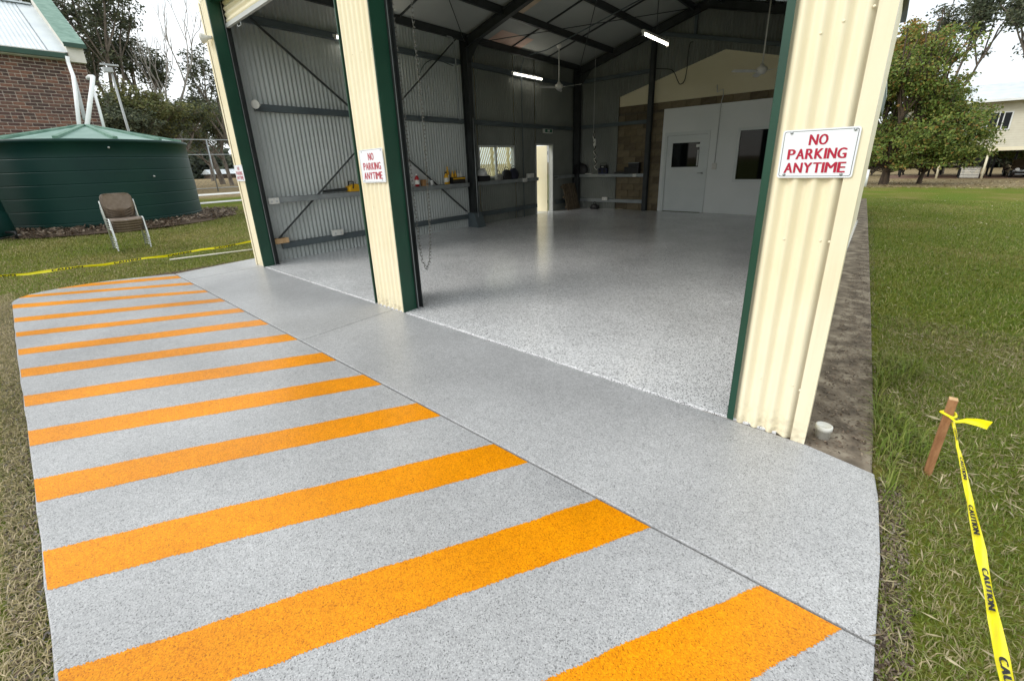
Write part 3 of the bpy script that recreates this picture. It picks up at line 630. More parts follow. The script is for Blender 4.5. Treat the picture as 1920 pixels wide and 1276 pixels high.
# ================================================================== FIXTURES IN THE SHED
def tube_light(name, a, b, label, off_=Vector((0,0,.05))):
    a, b = Vector(a), Vector(b); q = thing('tube_light', label, 'light', tuple((a+b)/2+off_), 'lit fluorescent battens in the shed')
    d = (b-a).normalized(); MB().bar(a-d*.05+off_, b+d*.05+off_, .06, .045).build('batten', m_offwhite, q)
    MB().tube([a, b], .019, 10).build('tube', m_lamp, q)
    for e, s_ in ((a,-1),(b,1)): MB().bar(e+d*s_*.005, e+d*s_*.03, .05, .06).build('end_cap', m_offwhite, q)
tube_light('', (XL+.135,9.47,3.78), (XL+.135,10.72,3.78), 'lit fluorescent batten along the far left wall girt beside the fan', Vector((-.05,0,.02)))
tube_light('', (XL+.135,4.55,3.78), (XL+.135,5.80,3.78), 'lit fluorescent batten on the left wall half hidden by the middle pillar', Vector((-.05,0,.02)))
best = min((abs((onx(1251,84,X).y-onx(1207,64,X).y)-1.25), X) for X in np.arange(-7,-2,.02))[1]
a, b = onx(1207,64,best), onx(1251,84,best); zz = (a.z+b.z)/2
tube_light('', (best,a.y,a.z), (best,b.y,b.z), 'lit fluorescent batten hung under the roof near the back column')
MB().tube([(best,(a.y+b.y)/2,zz+.05),(best,(a.y+b.y)/2,roofz(best)-.01)], .008, 6).build('light_stem', m_dark, shed)

def fan(hub, topz, label, rotz):
    q = thing('ceiling_fan', label, 'ceiling fan', hub, 'white ceiling fans under the shed roof'); c = Vector(hub)
    MB().tube([c+Vector((0,0,.08)), (c.x,c.y,topz-.04)], .013, 8).build('rod', m_offwhite, q)
    MB().lathe((c.x,c.y,topz-.09), [(0,0),(.05,.0),(.07,.05),(.07,.09),(0,.09)], 16).build('canopy', m_offwhite, q)
    MB().lathe(c, [(0,-.07),(.06,-.07),(.10,-.03),(.11,.01),(.10,.05),(.05,.08),(.03,.13),(0,.13)], 20).build('motor', m_offwhite, q)
    for k in range(3):
        a_ = rotz+k*2*math.pi/3; d = Vector((math.cos(a_), math.sin(a_), 0)); s_ = Vector((-d.y, d.x, 0)); mb = MB(); vs_ = []
        for i, (r_, w) in enumerate(((.08,.03),(.16,.035),(.2,.065),(.45,.07),(.66,.055),(.70,.03))):
            for sg in (-1, 1): vs_.append(c+d*r_+s_*w*sg+Vector((0,0,-.02+.012*sg)))
        n = len(vs_)
        mb.add(vs_+[v_+Vector((0,0,.006)) for v_ in vs_], [(2*i,2*i+1,2*i+3,2*i+2) for i in range(5)]+[(n+2*i,n+2*i+2,n+2*i+3,n+2*i+1) for i in range(5)]+[(2*i,2*i+2,n+2*i+2,n+2*i) for i in range(5)]+[(2*i+1,n+2*i+1,n+2*i+3,2*i+3) for i in range(5)]+[(0,n,n+1,1),(n-2,n-1,2*n-1,2*n-2)])
        mb.build('blade', m_offwhite, q)
h = ony(1048,163,10.6); fan(tuple(h), roofz(h.x)-.0, 'white three blade ceiling fan on a long rod over the floor beside the wall light', math.radians(2))
h = ony(1428,132,11.0); fan(tuple(h), roofz(h.x)-.0, 'white ceiling fan in front of the cream gable at the near pillar edge', math.radians(-8))

# chain of the roller door hoist
ch = thing('chain', 'long steel hoist chain hanging in a loop beside the middle pillar', 'chain', (-3.74, 2.95, .40))
ring = MB(); N = 12; pth = []
for i in range(N+1):
    a_ = 2*math.pi*i/N; pth.append(Vector((.012*math.cos(a_), 0, .013*math.sin(a_)+(.012 if math.sin(a_) >= 0 else -.012))))
ring.tube(pth, .0032, 5, cap=False); linkm = shared('link', ring, m_dark); linkm.materials.clear(); linkm.materials.append(M('chain_steel', lin(112,112,106), lin(140,138,130), 40, .4, metal=.7))
cy = 2.95
path = [ony(728,-80,cy), ony(735,0,cy), ony(752,150,cy), ony(768,300,cy), ony(782,420,cy), ony(786,455,cy), ony(792,488,cy), ony(800,504,cy), ony(806,490,cy), ony(807,455,cy), ony(805,400,cy), ony(795,240,cy), ony(781,100,cy), ony(771,0,cy), ony(764,-80,cy)]
path = [Vector((path[0].x,cy,4.05))]+path+[Vector((path[-1].x,cy,4.05))]
dist = [0]
for i in range(1, len(path)): dist.append(dist[-1]+(path[i]-path[i-1]).length)
k = 0; s_ = 0
while s_ < dist[-1]:
    j = max(i for i in range(len(dist)) if dist[i] <= s_+1e-9); j = min(j, len(path)-2)
    q = path[j].lerp(path[j+1], (s_-dist[j])/max(1e-6, dist[j+1]-dist[j])); d = (path[j+1]-path[j]).normalized()
    rot = Vector((0,0,1)).rotation_difference(d).to_matrix() @ Matrix.Rotation(math.pi/2*(k % 2)+.4, 3, 'Z')
    piece('link', linkm, q, ch, rot=rot.to_euler()); s_ += .040; k += 1
MB().lathe((-3.72,cy-.02,4.05), [(.02,-.02),(.16,-.02),(.13,0),(.16,.02),(.02,.02)], 20, axis=(0,1,0)).build('chain_wheel', m_dark, ch)

# wall fittings
def lamp_knob(p_, ax, label, sc=1.):
    q = thing('flood_light', label, 'light', tuple(p_)); ax = Vector(ax).normalized(); c = Vector(p_)
    MB().lathe(c, [(0,0),(.03*sc,0),(.035*sc,.05*sc),(.075*sc,.10*sc),(.09*sc,.15*sc),(.08*sc,.155*sc),(0,.13*sc)], 18, axis=ax).build('reflector', m_offwhite, q)
    MB().lathe(c, [(.025*sc,-.03*sc),(.03*sc,0)], 12, axis=ax).build('bracket', m_lightgrey, q)
q = onx(486,196,XL+.13); lamp_knob(q, (.6,-.75,-.1), 'small white round lamp on the left wall girt near the front pillar', .75)
q = ony(395,70,YF-.03); lamp_knob(Vector((q.x-.02,q.y,q.z)), (-.55,-.8,-.12), 'white security flood light on the outside of the far left pillar', .8)
def boxthing(name, label, cat, c, size, mat, rot=None, bv=.006, group=None):
    R_ = rot.to_matrix() if rot is not None else None
    o = MB().obox(c, size, R_).build(name, mat); bevel(o, bv); return tag(o, label, cat, group)
shx = XL+.10; ST = 1.108     # centre line and top of the wall shelf
def sy(px, py=350): return onx(px, py, shx).y
def outlet(x, y, z, label, n=(1,0), w=.17, h=.10):
    q = thing('power_outlet', label, 'power outlet', (x,y,z), 'white power outlets on the shed girts'); d = Vector((n[0],n[1],0)); s_ = Vector((-n[1],n[0],0))
    R_ = Matrix((s_, -d, Vector((0,0,1)))).transposed()
    bevel(MB().obox(Vector((x,y,z)), (w,.045,h), R_).build('plate', m_offwhite, q), .006)
    for u in (-.25,.25): MB().obox(Vector((x,y,z))+d*.024+s_*u*w+Vector((0,0,-.01)), (.035,.006,.035), R_).build('socket', m_lightgrey, q); MB().obox(Vector((x,y,z))+d*.024+s_*u*w*.6+Vector((0,0,.033)), (.012,.008,.014), R_).build('switch', m_white, q)
outlet(XL+.19, sy(508,371), 1.06, 'white power outlet on the galvanised girt near the left front pillar')
outlet(XL+.14, onx(632,432,XL+.13).y, .37, 'white power outlet standing on the low girt of the left wall', w=.22, h=.11)
outlet(XL+.19, 9.80, 1.06, 'white power outlet on the girt below the side window')
outlet(-6.75, YB-.13, .33, 'white power outlet on the low girt of the back wall', n=(0,-1), w=.2)
outlet(-5.75, YB-.16, 1.06, 'white power outlet on the back shelf girt beside the column', n=(0,-1), w=.12)
ex = thing('exit_sign', 'dim green exit sign box above the open side door', 'exit sign', (XL+.09,11.12,2.36))
MB().box((XL+.03,10.9,2.36),(XL+.10,11.32,2.52)).build('housing', m_offwhite, ex); MB().box((XL+.10,10.93,2.38),(XL+.103,11.29,2.47)).build('face', m_exit, ex); MB().box((XL+.103,11.05,2.40),(XL+.1035,11.17,2.455)).build('figure', m_offwhite, ex)

# ---- things on the shelves
def bottle(c, r, h_, mat, cap, label, name='bottle', cat='bottle'):
    q = thing(name, label, cat, c); c = Vector(c)
    MB().lathe(c, [(0,0),(r,0),(r,h_*.62),(r*.75,h_*.75),(r*.35,h_*.84),(r*.35,h_*.9)], 16).build('body', mat, q)
    MB().lathe(c+Vector((0,0,h_*.88)), [(r*.42,0),(r*.42,h_*.12),(0,h_*.12)], 12).build('cap', cap, q)
    MB().lathe(c, [(r*1.02,h_*.18),(r*1.02,h_*.52)], 16).build('paper_label', m_offwhite, q); return q
bottle((shx,sy(783),ST), .05, .27, m_redpl, m_white, 'red bottle with white label on the left wall shelf behind the chain')
bottle((shx,sy(838),ST), .055, .28, m_yelpl, m_blackpl, 'yellow bottle at the left of the yellow crate on the wall shelf')
bottle((shx-.02,sy(842),ST), .04, .40, m_yelpl, m_yelpl, 'tall yellow bottle behind the short one on the wall shelf')
cup = thing('cup', 'small white cup on the left wall shelf between the bottles', 'cup', (shx,sy(810),ST)); MB().lathe((shx,sy(810),ST), [(0,0),(.032,0),(.042,.12),(.038,.12),(.03,.01)], 16).build('body', m_white, cup)
MB().tube([Vector((shx,sy(810),ST))+Vector((.0,.04+.028*math.sin(a_),.06+.03*math.cos(a_))) for a_ in np.linspace(0,math.pi,7)], .005, 6).build('handle', m_white, cup)
boxthing('cardboard_box', 'small brown cardboard box on the wall shelf beside the red bottle', 'box', (shx,sy(796),ST+.07), (.12,.13,.14), M('cardboard', lin(150,110,70), lin(166,126,84), 8, .9))
cr = thing('tool_crate', 'black crate of yellow topped bottles on the wall shelf at the column', 'crate', (shx,sy(858),ST))
yc = sy(858)
mb = MB()
for lo, hi in (((-.08,-.2,0),(.08,.2,.01)),((-.08,-.2,.01),(-.07,.2,.15)),((.07,-.2,.01),(.08,.2,.15)),((-.07,-.2,.01),(.07,-.19,.15)),((-.07,.19,.01),(.07,.2,.15))): mb.box(Vector(lo)+Vector((shx,yc,ST)), Vector(hi)+Vector((shx,yc,ST)))
mb.build('crate_body', m_blackpl, cr); MB().box((shx+.0805,yc-.2,ST+.10),(shx+.085,yc+.2,ST+.135)).build('rim', m_yelpl, cr)
for i in range(4): MB().lathe((shx,yc-.14+i*.09,ST+.012), [(0,0),(.034,0),(.034,.2),(.014,.24),(.014,.29),(0,.29)], 12).build('spray_bottle', m_yelpl if i < 2 else m_offwhite, cr)
# chainsaw
cs = thing('chainsaw', 'yellow chainsaw with long dark bar lying on the left wall shelf', 'chainsaw', (shx,sy(662,352),ST)); yc = sy(662,352)
b_ = MB(); b_.prism([(yc-.12,ST),(yc+.16,ST),(yc+.2,ST+.05),(yc+.17,ST+.12),(yc+.02,ST+.15),(yc-.12,ST+.10)], shx-.08, shx+.08, 'x'); bevel(b_.build('body', m_yelpl, cs), .02)
MB().prism([(yc-.62,ST+.035),(yc-.6,ST+.02),(yc-.12,ST+.025),(yc-.12,ST+.085),(yc-.6,ST+.065),(yc-.62,ST+.05)], shx-.005, shx+.005, 'x').build('bar', m_dark, cs)
MB().tube([(shx-.09,yc-.05,ST+.06),(shx-.09,yc-.03,ST+.19),(shx+.09,yc-.03,ST+.19),(shx+.09,yc-.05,ST+.06)], .012, 8).build('handle', m_blackpl, cs)
bx_ = boxthing('timber_offcut', 'pale timber offcut resting on the low girt at the front corner', 'timber', (XL+.10,onx(526,451,XL+.1).y,.37), (.09,.26,.09), m_woodpale)
boxthing('timber_offcut', 'dark short timber block beside the pale offcut on the low girt', 'timber', (XL+.09,onx(514,446,XL+.1).y,.375), (.07,.06,.1), M('brown_wood', lin(96,64,40), lin(116,80,52), 9, .8))
# triangular pale board behind the chain
tb = MB().prism([(5.75,ST),(6.75,ST),(5.75,ST+.62)], XL+.03, XL+.045, 'x').build('pale_board', m_lightgrey); tag(tb, 'pale grey triangular board leaning on the left wall under the brace', 'board')
# shelf below the side window
def helmet(c, label):
    q = thing('helmet', label, 'helmet', c); c = Vector(c)
    MB().lathe(c, [(.13,0),(.14,.03),(.135,.08),(.10,.14),(.05,.17),(0,.18)], 18).build('shell', m_white, q); MB().lathe(c, [(.13,.0),(.19,.005),(.19,.012),(.13,.03)], 18).build('brim', m_offwhite, q)
    MB().prism([(c.y-.012,c.z+.03),(c.y+.012,c.z+.03),(c.y+.012,c.z+.19),(c.y-.012,c.z+.19)], c.x-.11, c.x+.11, 'x').build('crest', m_offwhite, q)
yb = onx(905,330,shx).y
boxthing('tool_case', 'black tool case under the white helmet below the side window', 'case', (shx,yb,ST+.07), (.17,.42,.14), m_blackpl, bv=.02)
helmet((shx,yb-.02,ST+.14), 'white hard hat on the black case below the side window')
def bag(c, sx_, sy_, sz_, mat, label, name='bag', cat='bag'):
    q = thing(name, label, cat, c); c = Vector(c); mb = MB(); rg = random.Random(int(c.y*100)); n = 14; prof = []
    vs_ = []
    for i, (r_, z_) in enumerate(((.8,0),(1,.12),(1.02,.35),(.95,.6),(.78,.82),(.45,.95),(.02,1.0))):
        for j in range(n):
            a_ = 2*math.pi*j/n; ca, sa = math.cos(a_), math.sin(a_); sq = max(abs(ca),abs(sa))**.55; w = 1+rg.uniform(-.07,.07)
            vs_.append(c+Vector((ca/sq*sx_/2*r_*w, sa/sq*sy_/2*r_*w, z_*sz_*(1+rg.uniform(-.04,.04)))))
    mb.add(vs_, [(i*n+j,i*n+(j+1)%n,(i+1)*n+(j+1)%n,(i+1)*n+j) for i in range(6) for j in range(n)], True); mb.build('body', mat, q)
    MB().tube([c+Vector((0,sy_*.3*math.cos(a_),sz_*.82+.11*math.sin(a_))) for a_ in np.linspace(0,math.pi,9)], .009, 6).build('handle', mat, q)
m_graycloth = M('grey_cloth', lin(120,120,116), lin(160,158,150), 8, .9)
bag((shx,onx(935,335,shx).y,ST), .15, .26, .17, m_graycloth, 'crumpled grey cloth bag on the shelf under the window mullion')
bag((shx,onx(950,335,shx).y,ST), .16, .36, .27, m_blackpl, 'black bag under the right half of the side window')
bag((shx,onx(963,335,shx).y,ST), .16, .34, .30, M('navy_cloth', lin(28,30,44), lin(44,46,62), 9, .9), 'dark navy bag at the right end of the side window shelf')
boxthing('white_box', 'small white box on the shelf beside the open side door', 'box', (shx,onx(994,328,shx).y,ST+.06), (.10,.26,.12), m_offwhite)
# back shelf
sbY = YB-.13
def bsx(px): return ony(px, 320, sbY).x
bag((bsx(1087),sbY,ST), .60, .17, .36, m_blackpl, 'large black bag on the back shelf at the left corner')
rd = thing('radio', 'navy and black portable radio on the back shelf below the rope', 'radio', (bsx(1131),sbY,ST)); xr_ = bsx(1131)
bevel(MB().box((xr_-.15,sbY-.07,ST),(xr_+.15,sbY+.07,ST+.18)).build('body', m_navy, rd), .02); bevel(MB().box((xr_-.09,sbY-.075,ST+.18),(xr_+.12,sbY+.06,ST+.27)).build('top', m_blackpl, rd), .02)
for u in (-.08,.08): MB().lathe((xr_+u,sbY-.0705,ST+.09), [(0,.004),(.05,.004),(.055,0)], 16, axis=(0,-1,0)).build('speaker', m_blackpl, rd)
MB().tube([(xr_-.1,sbY,ST+.25),(xr_-.1,sbY,ST+.33),(xr_+.12,sbY,ST+.33),(xr_+.12,sbY,ST+.25)], .009, 6).build('handle', m_blackpl, rd)
MB().box((xr_-.03,sbY-.0765,ST+.20),(xr_+.05,sbY-.0755,ST+.24)).build('display', m_lightgrey, rd)
pr_ = thing('printer', 'black desktop printer on the back shelf next to the column', 'printer', (bsx(1186),sbY,ST)); xp = bsx(1186)
bevel(MB().box((xp-.24,sbY-.09,ST),(xp+.22,sbY+.08,ST+.20)).build('body', m_blackpl, pr_), .015); MB().box((xp-.12,sbY-.06,ST+.20),(xp+.22,sbY+.07,ST+.33)).build('feeder', m_blackpl, pr_); MB().box((xp-.12,sbY-.063,ST+.305),(xp+.22,sbY-.06,ST+.32)).build('edge_strip', m_galv, pr_)
boxthing('folded_paper', 'pale folded papers on the back shelf beside the black bag', 'paper', (bsx(1105),sbY-.02,ST+.012), (.24,.1,.022), m_offwhite, bv=.003)
boxthing('tool_tray', 'flat black tray on the back shelf left of the printer', 'tray', (bsx(1163),sbY,ST+.03), (.34,.14,.06), m_blackpl)
# hanging rope with knotted handle
rp_ = thing('hanging_rope', 'white twisted pull rope hanging from the roof before the back wall', 'rope', tuple(ony(1116,318,11.9)))
A = ony(1113,247,11.9); B = ony(1117,318,11.9)
MB().tube([(A.x,A.y,roofz(A.x)-.01),A], .005, 6).build('cord', m_lightgrey, rp_)
pts = [A.lerp(B, i/40)+Vector((.035*math.sin(i*.8)*(.4+i/60),.02*math.cos(i*.8),0)) for i in range(41)]
MB().tube(pts, .017, 8).build('twisted_rope', m_rope, rp_); MB().tube([q+Vector((.012,-.013,.02)) for q in pts], .012, 6).build('dark_strand', m_black, rp_)
bevel(MB().obox(ony(1115,267,11.9), (.07,.07,.20)).build('toggle', m_offwhite, rp_), .02)
# power leads drooping on the walls
def cable(pxs, Y, label, mat=m_blackpl, r_=.011, plane='y'):
    ps = [(ony(x_,y_,Y) if plane == 'y' else onx(x_,y_,Y)) for x_, y_ in pxs]; sm_ = []
    for i in range(len(ps)-1):
        p0, p1, p2, p3 = ps[max(i-1,0)], ps[i], ps[i+1], ps[min(i+2,len(ps)-1)]
        for k_ in range(8):
            u = k_/8; sm_.append(.5*((2*p1)+(p2-p0)*u+(2*p0-5*p1+4*p2-p3)*u*u+(3*p1-p0-3*p2+p3)*u**3))
    sm_.append(ps[-1]); return tag(MB().tube(sm_, r_, 6).build('power_lead', mat), label, 'cable')
cable([(1228,129),(1255,130),(1264,136),(1270,150),(1275,158),(1283,152),(1288,130),(1290,105),(1294,82),(1300,79)], YB-.13, 'black power lead looping from the back column across the cream gable')
cable([(838,68),(848,72),(852,85),(854,110),(856,150),(860,215),(864,224)], XL+.30, 'pale conduit lead bending down the left wall column', m_galv, .014, 'x')
cable([(786,140),(795,122),(808,113),(822,113),(835,118),(850,124)], XL+.12, 'thin pale cable looping between chain and column on the left wall', m_steel, .010, 'x')
# timber pallet leaning in the far corner
m_oldwood = M('weathered_wood', lin(92,80,64), lin(118,104,84), 12, .9, .3, stretch=(3,3,1))
pt = thing('pallet', 'brown timber pallet leaning in the dark back left corner', 'pallet', (XL+.35,12.25,0))
RP = Matrix.Rotation(math.radians(-15), 3, 'Y')
for i in range(6): MB().obox(Vector((XL+.24,11.86+i*.13,.42)), (.02,.10,.85), RP).build('slat', m_oldwood, pt)
for z in (.1,.42,.74): MB().obox(Vector((XL+.205-(z-.42)*.27,12.18,z)), (.05,.80,.07), RP).build('rail', m_oldwood, pt)
bag((-7.05,YB-.25,.0), .30, .2, .16, m_blackpl, 'small black bag on the floor under the back shelf')

# ================================================================== RIGHT FOREGROUND: cap, stake, tape
c = onz(1538,822,-.016); c = Vector((c.x+.005,c.y+.03,-.016))
cap = thing('pipe_cap', 'short white pipe cap standing on the dirty concrete at the pillar corner', 'pipe', tuple(c))
MB().lathe(c, [(0,.0),(.036,0),(.036,.05),(.041,.05),(.041,.075),(.034,.078),(.030,.072),(0,.072)], 24).build('body', m_offwhite, cap)
s0 = onz(1738,887,gz(.44,2.6)); s0.z -= .05; s1 = ony(1788,748,s0.y-.08)
stk = thing('timber_stake', 'leaning brown timber stake in the grass with yellow tape tied on', 'stake', tuple(s0))
d = (s1-s0).normalized(); o_ = MB().bar(s0, s1, .030, .026, up=(0,1,0)).build('shaft', m_wood, stk); bevel(o_, .003)
MB().bar(s1+d*.0003, s1+d*.003, .0295, .0255, up=(0,1,0)).build('cut_end', m_woodpale, stk)
class Ribbon:
    """flat tape swept along points; width direction given at each point"""
    def __init__(s, pts, wid):
        s.p = [Vector(q) for q in pts]; s.w = [Vector(q) for q in wid]; s.d = [0]
        for i in range(1, len(s.p)): s.d.append(s.d[-1]+(s.p[i]-s.p[i-1]).length)
        s.L = s.d[-1]
    def P(s, u, v, lift=0):
        u = min(max(u, 0), s.L-1e-6); j = max(i for i in range(len(s.d)-1) if s.d[i] <= u+1e-9); t_ = (u-s.d[j])/(s.d[j+1]-s.d[j])
        t3 = t_; c_ = s.p[j].lerp(s.p[j+1], t3); w = s.w[j].lerp(s.w[j+1], t3); dd = (s.p[j+1]-s.p[j]).normalized(); n = dd.cross(w).normalized()
        return c_+w*v+n*lift
    def mesh(s, n=80, m=6, fold=.0):
        vs_ = []
        for i in range(n+1):
            for k_ in range(m+1):
                v = k_/m-.5; vs_.append(s.P(s.L*i/n, v, fold*math.cos(v*math.pi*2+i*.21)*(.4+.6*math.sin(i*.37)**2)))
        return MB().add(vs_, [(i*(m+1)+k_,i*(m+1)+k_+1,(i+1)*(m+1)+k_+1,(i+1)*(m+1)+k_) for i in range(n) for k_ in range(m)], True)
    def word(s, w_, u0, length, vh=.62, lift=.002, flip=1, vc=0.):
        pts, fs, asp = WORDS[w_]
        # finer letter geometry is not needed: tape bends slowly
        mb = MB()
        for kk in range(3): mb.add([s.P(u0+a_*length+(kk-1)*.004, vc+(b_-.5)*vh*flip, lift*(1+.12*kk)) for a_, b_ in pts], fs)
        return mb
tie = s1-d*.085
tape = thing('caution_tape', 'yellow caution tape with black lettering running from the stake to the front right', 'caution tape', tuple(tie), 'yellow caution tapes')
def px3(x_, y_, Y): return ony(x_, y_, Y)
pp = [(1787,790,s0.y-.05),(1795,830,2.32),(1808,890,2.05),(1821,950,1.84),(1838,1030,1.60),(1852,1105,1.42),(1866,1170,1.29),(1880,1235,1.17),(1893,1300,1.07),(1908,1390,.95)]
pts = [px3(*q) for q in pp]; hw = [.010,.012,.014,.016,.021,.018,.019,.020,.020,.020]
wd = []
for i, q in enumerate(pts):
    view = (q-CAM).normalized(); dd = (pts[min(i+1,len(pts)-1)]-pts[max(i-1,0)]).normalized(); s_ = dd.cross(view).normalized()
    tw = [0,1.0,.35,-.5,.15,.75,-.25,.2,.65,.2][i]; wd.append((s_*math.cos(tw)+view*math.sin(tw)).normalized()*hw[i]*1.25)
rb = Ribbon(pts, wd); rb.mesh(140, 8, .0035).build('strip', m_yellow, tape)
u = .13
while u+.20 < rb.L:
    for lf in (.005,):
        for fl in (1,):
            rb.word('CAUTION', u, .17, .56, -lf, 1).build('lettering', m_black, tape); rb.word('CAUTION', u, .17, .56, lf, 1).build('lettering', m_black, tape)
    u += .34
rb2 = Ribbon([tie+Vector((0,-.03,0)), tie+Vector((.02,-.06,-.004)), tie+Vector((.05,-.05,.010)), tie+Vector((.085,-.05,.016)), tie+Vector((.125,-.045,.012))], [Vector((0,.004,.008)), Vector((0,.006,.010)), Vector((0,.005,.022)), Vector((0,.008,.034)), Vector((.01,.005,.042))])
rb2.mesh(20, 6, .002).build('loose_end', m_yellow, tape)
kn = MB(); R_ = .026; kn.tube([tie+Vector((R_*math.cos(a_), R_*math.sin(a_), .005*math.sin(a_*2))) for a_ in np.linspace(0, 2*math.pi, 15)], .006, 6); kn.build('knot', m_yellow, tape)
# far tape across the lawn and white rod lying on the grass
A = onz(-60,525,.16); B = onz(500,448,.16)
tp2 = thing('caution_tape', 'yellow caution tape stretched low over the grass in front of the chairs', 'caution tape', (A.x,A.y,gz(A.x,A.y)), 'yellow caution tapes')
N = 14; pts = [A.lerp(B, i/N)+Vector((0,0,-.05*math.sin(math.pi*i/N)+.012*math.sin(i*2.1))) for i in range(N+1)]
wd = [Vector((.012*math.sin(i*1.7),0,.036+.010*math.cos(i*2.3))) for i in range(N+1)]
rb = Ribbon(pts, wd); rb.mesh(90, 4, .003).build('strip', m_yellow, tp2); u = .1
while u+.25 < rb.L: rb.word('CAUTION', u, .36, .8, .006, 1).build('lettering', m_black, tp2); rb.word('CAUTION', u, .36, .8, -.006, 1).build('lettering', m_black, tp2); u += .75
for q in (A, B): MB().tube([(q.x,q.y,gz(q.x,q.y)-.1),(q.x,q.y,.26)], .014, 6).build('peg', m_wood, tp2)
A = onz(318,487,.0); B = onz(500,464,.0); A.z = gz(A.x,A.y)+.03; B.z = gz(B.x,B.y)+.03
tag(MB().tube([A,B], .016, 8).build('white_rod', m_render), 'long pale rod lying on the grass beside the far left pillar', 'rod')

# ================================================================== CHAIR STACK
def make_chair(label, c, dz, dy, first):
    q = thing('stacking_chair', label, 'chair', c, 'stacked chairs on the lawn')
    return q
cz = gz(-12.4,1.6); f0 = onz(222,470,cz); f1 = onz(286,464,cz)      # front feet of the stack
mid = (f0+f1)/2; wch = .52; fwd = Vector((.995,.03,0)).normalized(); ax = Vector((-fwd.y,fwd.x,0))   # fwd: toward the viewer
nst = 5
def cpt(x_, y_, z_): return mid+ax*x_-fwd*y_+Vector((0,0,z_-0*cz)) # x across, y back from the front feet, z up
chair_names = ['top chair of the stack with full brown back and seat showing', 'second chair from the top of the brown stack on the lawn', 'middle chair of the brown stack on the lawn', 'second chair from the bottom of the brown stack on the lawn', 'bottom chair of the brown stack standing on the grass']
proto = None
for k_ in range(nst):
    dz = (nst-1-k_)*.05; fy = -(nst-1-k_)*.018
    q = thing('stacking_chair', chair_names[k_], 'chair', tuple(mid+Vector((0,0,dz))-fwd*fy), 'stacked chairs on the lawn')
    base = WL[q.name]; P = lambda x_, y_, z_: base+ax*x_-fwd*y_+Vector((0,0,z_))
    h_ = wch/2
    for sg in (-1, 1):
        x_ = sg*h_
        MB().tube([P(x_,0,.0),P(x_,.02,.02),P(x_,.06,.40),P(x_,.09,.435),P(x_,.42,.42)], .0125, 8).build('front_leg', m_chrome, q)
        MB().tube([P(x_,.45,.0),P(x_,.42,.42),P(x_,.47,.70),P(x_,.485,.78)], .0125, 8).build('rear_leg', m_chrome, q)
        MB().tube([P(x_,.03,.06),P(x_,.42,.06)], .009, 8).build('stretcher', m_chrome, q)
    MB().tube([P(-h_,.065,.395),P(h_,.065,.395)], .010, 8).build('cross_rail', m_chrome, q)
    o_ = MB(); st_ = [(.05,.392),(.07,.415),(.12,.43),(.25,.425),(.38,.415),(.42,.43)]; vs_ = []
    for (y_, z_) in st_:
        for u in np.linspace(-1, 1, 7): vs_.append(P(u*(h_-.012), y_, z_+.012-.012*(1-u*u)))
    n = len(st_); o_.add(vs_+[v_-Vector((0,0,.035)) for v_ in vs_], [(i*7+j,i*7+j+1,(i+1)*7+j+1,(i+1)*7+j) for i in range(n-1) for j in range(6)]+[(n*7+i*7+j,n*7+(i+1)*7+j,n*7+(i+1)*7+j+1,n*7+i*7+j+1) for i in range(n-1) for j in range(6)]+[(j,n*7+j,n*7+j+1,j+1) for j in range(6)]+[((n-1)*7+j,(n-1)*7+j+1,n*7+(n-1)*7+j+1,n*7+(n-1)*7+j) for j in range(6)]+[(i*7,(i+1)*7,n*7+(i+1)*7,n*7+i*7) for i in range(n-1)]+[(i*7+6,n*7+i*7+6,n*7+(i+1)*7+6,(i+1)*7+6) for i in range(n-1)], True)
    o_.build('seat', m_fabric, q)
    vs_ = []; rows = [(.57,.40,.435),(.63,.88,.44),(.68,.97,.45),(.77,1.,.465),(.85,.97,.48),(.90,.84,.49),(.915,.62,.492)] ; n = len(rows)
    for (z_, wf_, y_) in rows:
        for u in np.linspace(-1, 1, 9): vs_.append(P(u*(h_-.01)*wf_, y_+.035*(1-u*u)-.02, z_-.05*(1-abs(u))*(1 if z_ < .6 else 0)))
    o_ = MB(); bk_ = [v_-fwd*.028 for v_ in vs_]
    o_.add(vs_+bk_, [(i*9+j,i*9+j+1,(i+1)*9+j+1,(i+1)*9+j) for i in range(n-1) for j in range(8)]+[(n*9+i*9+j,n*9+(i+1)*9+j,n*9+(i+1)*9+j+1,n*9+i*9+j+1) for i in range(n-1) for j in range(8)]+[(j,n*9+j,n*9+j+1,j+1) for j in range(8)]+[((n-1)*9+j,(n-1)*9+j+1,n*9+(n-1)*9+j+1,n*9+(n-1)*9+j) for j in range(8)]+[(i*9,(i+1)*9,n*9+(i+1)*9,n*9+i*9) for i in range(n-1)]+[(i*9+8,n*9+i*9+8,n*9+(i+1)*9+8,(i+1)*9+8) for i in range(n-1)], True)
    o_.build('backrest', m_fabric, q)

# ================================================================== TANKS
TC = CAM+Vector((-.994,.114,0)).normalized()*17.2; TZ = gz(TC.x,TC.y)-.05; TR = 2.13
tk = thing('water_tank', 'large dark green round water tank with a ribbed pale green lid', 'water tank', (TC.x,TC.y,TZ))
prof = [(0,0),(TR+.01,0)]
for i in range(6):
    z0_ = .25+i*.31; prof += [(TR,z0_-.030),(TR,z0_-.022),(TR,z0_-.014),(TR-.008,z0_-.006),(TR-.008,z0_+.002),(TR,z0_+.012),(TR,z0_+.020),(TR,z0_+.028)]
prof += [(TR,2.14),(TR+.04,2.16),(TR+.05,2.22),(TR+.02,2.24)]
MB().lathe((TC.x,TC.y,TZ), prof, 72).build('wall', m_tank, tk)
rf = MB().lathe((TC.x,TC.y,TZ), [(TR+.02,2.235),(TR-.15,2.26),(.25,2.66),(0,2.68)], 72).build('lid', m_tankroof, tk)
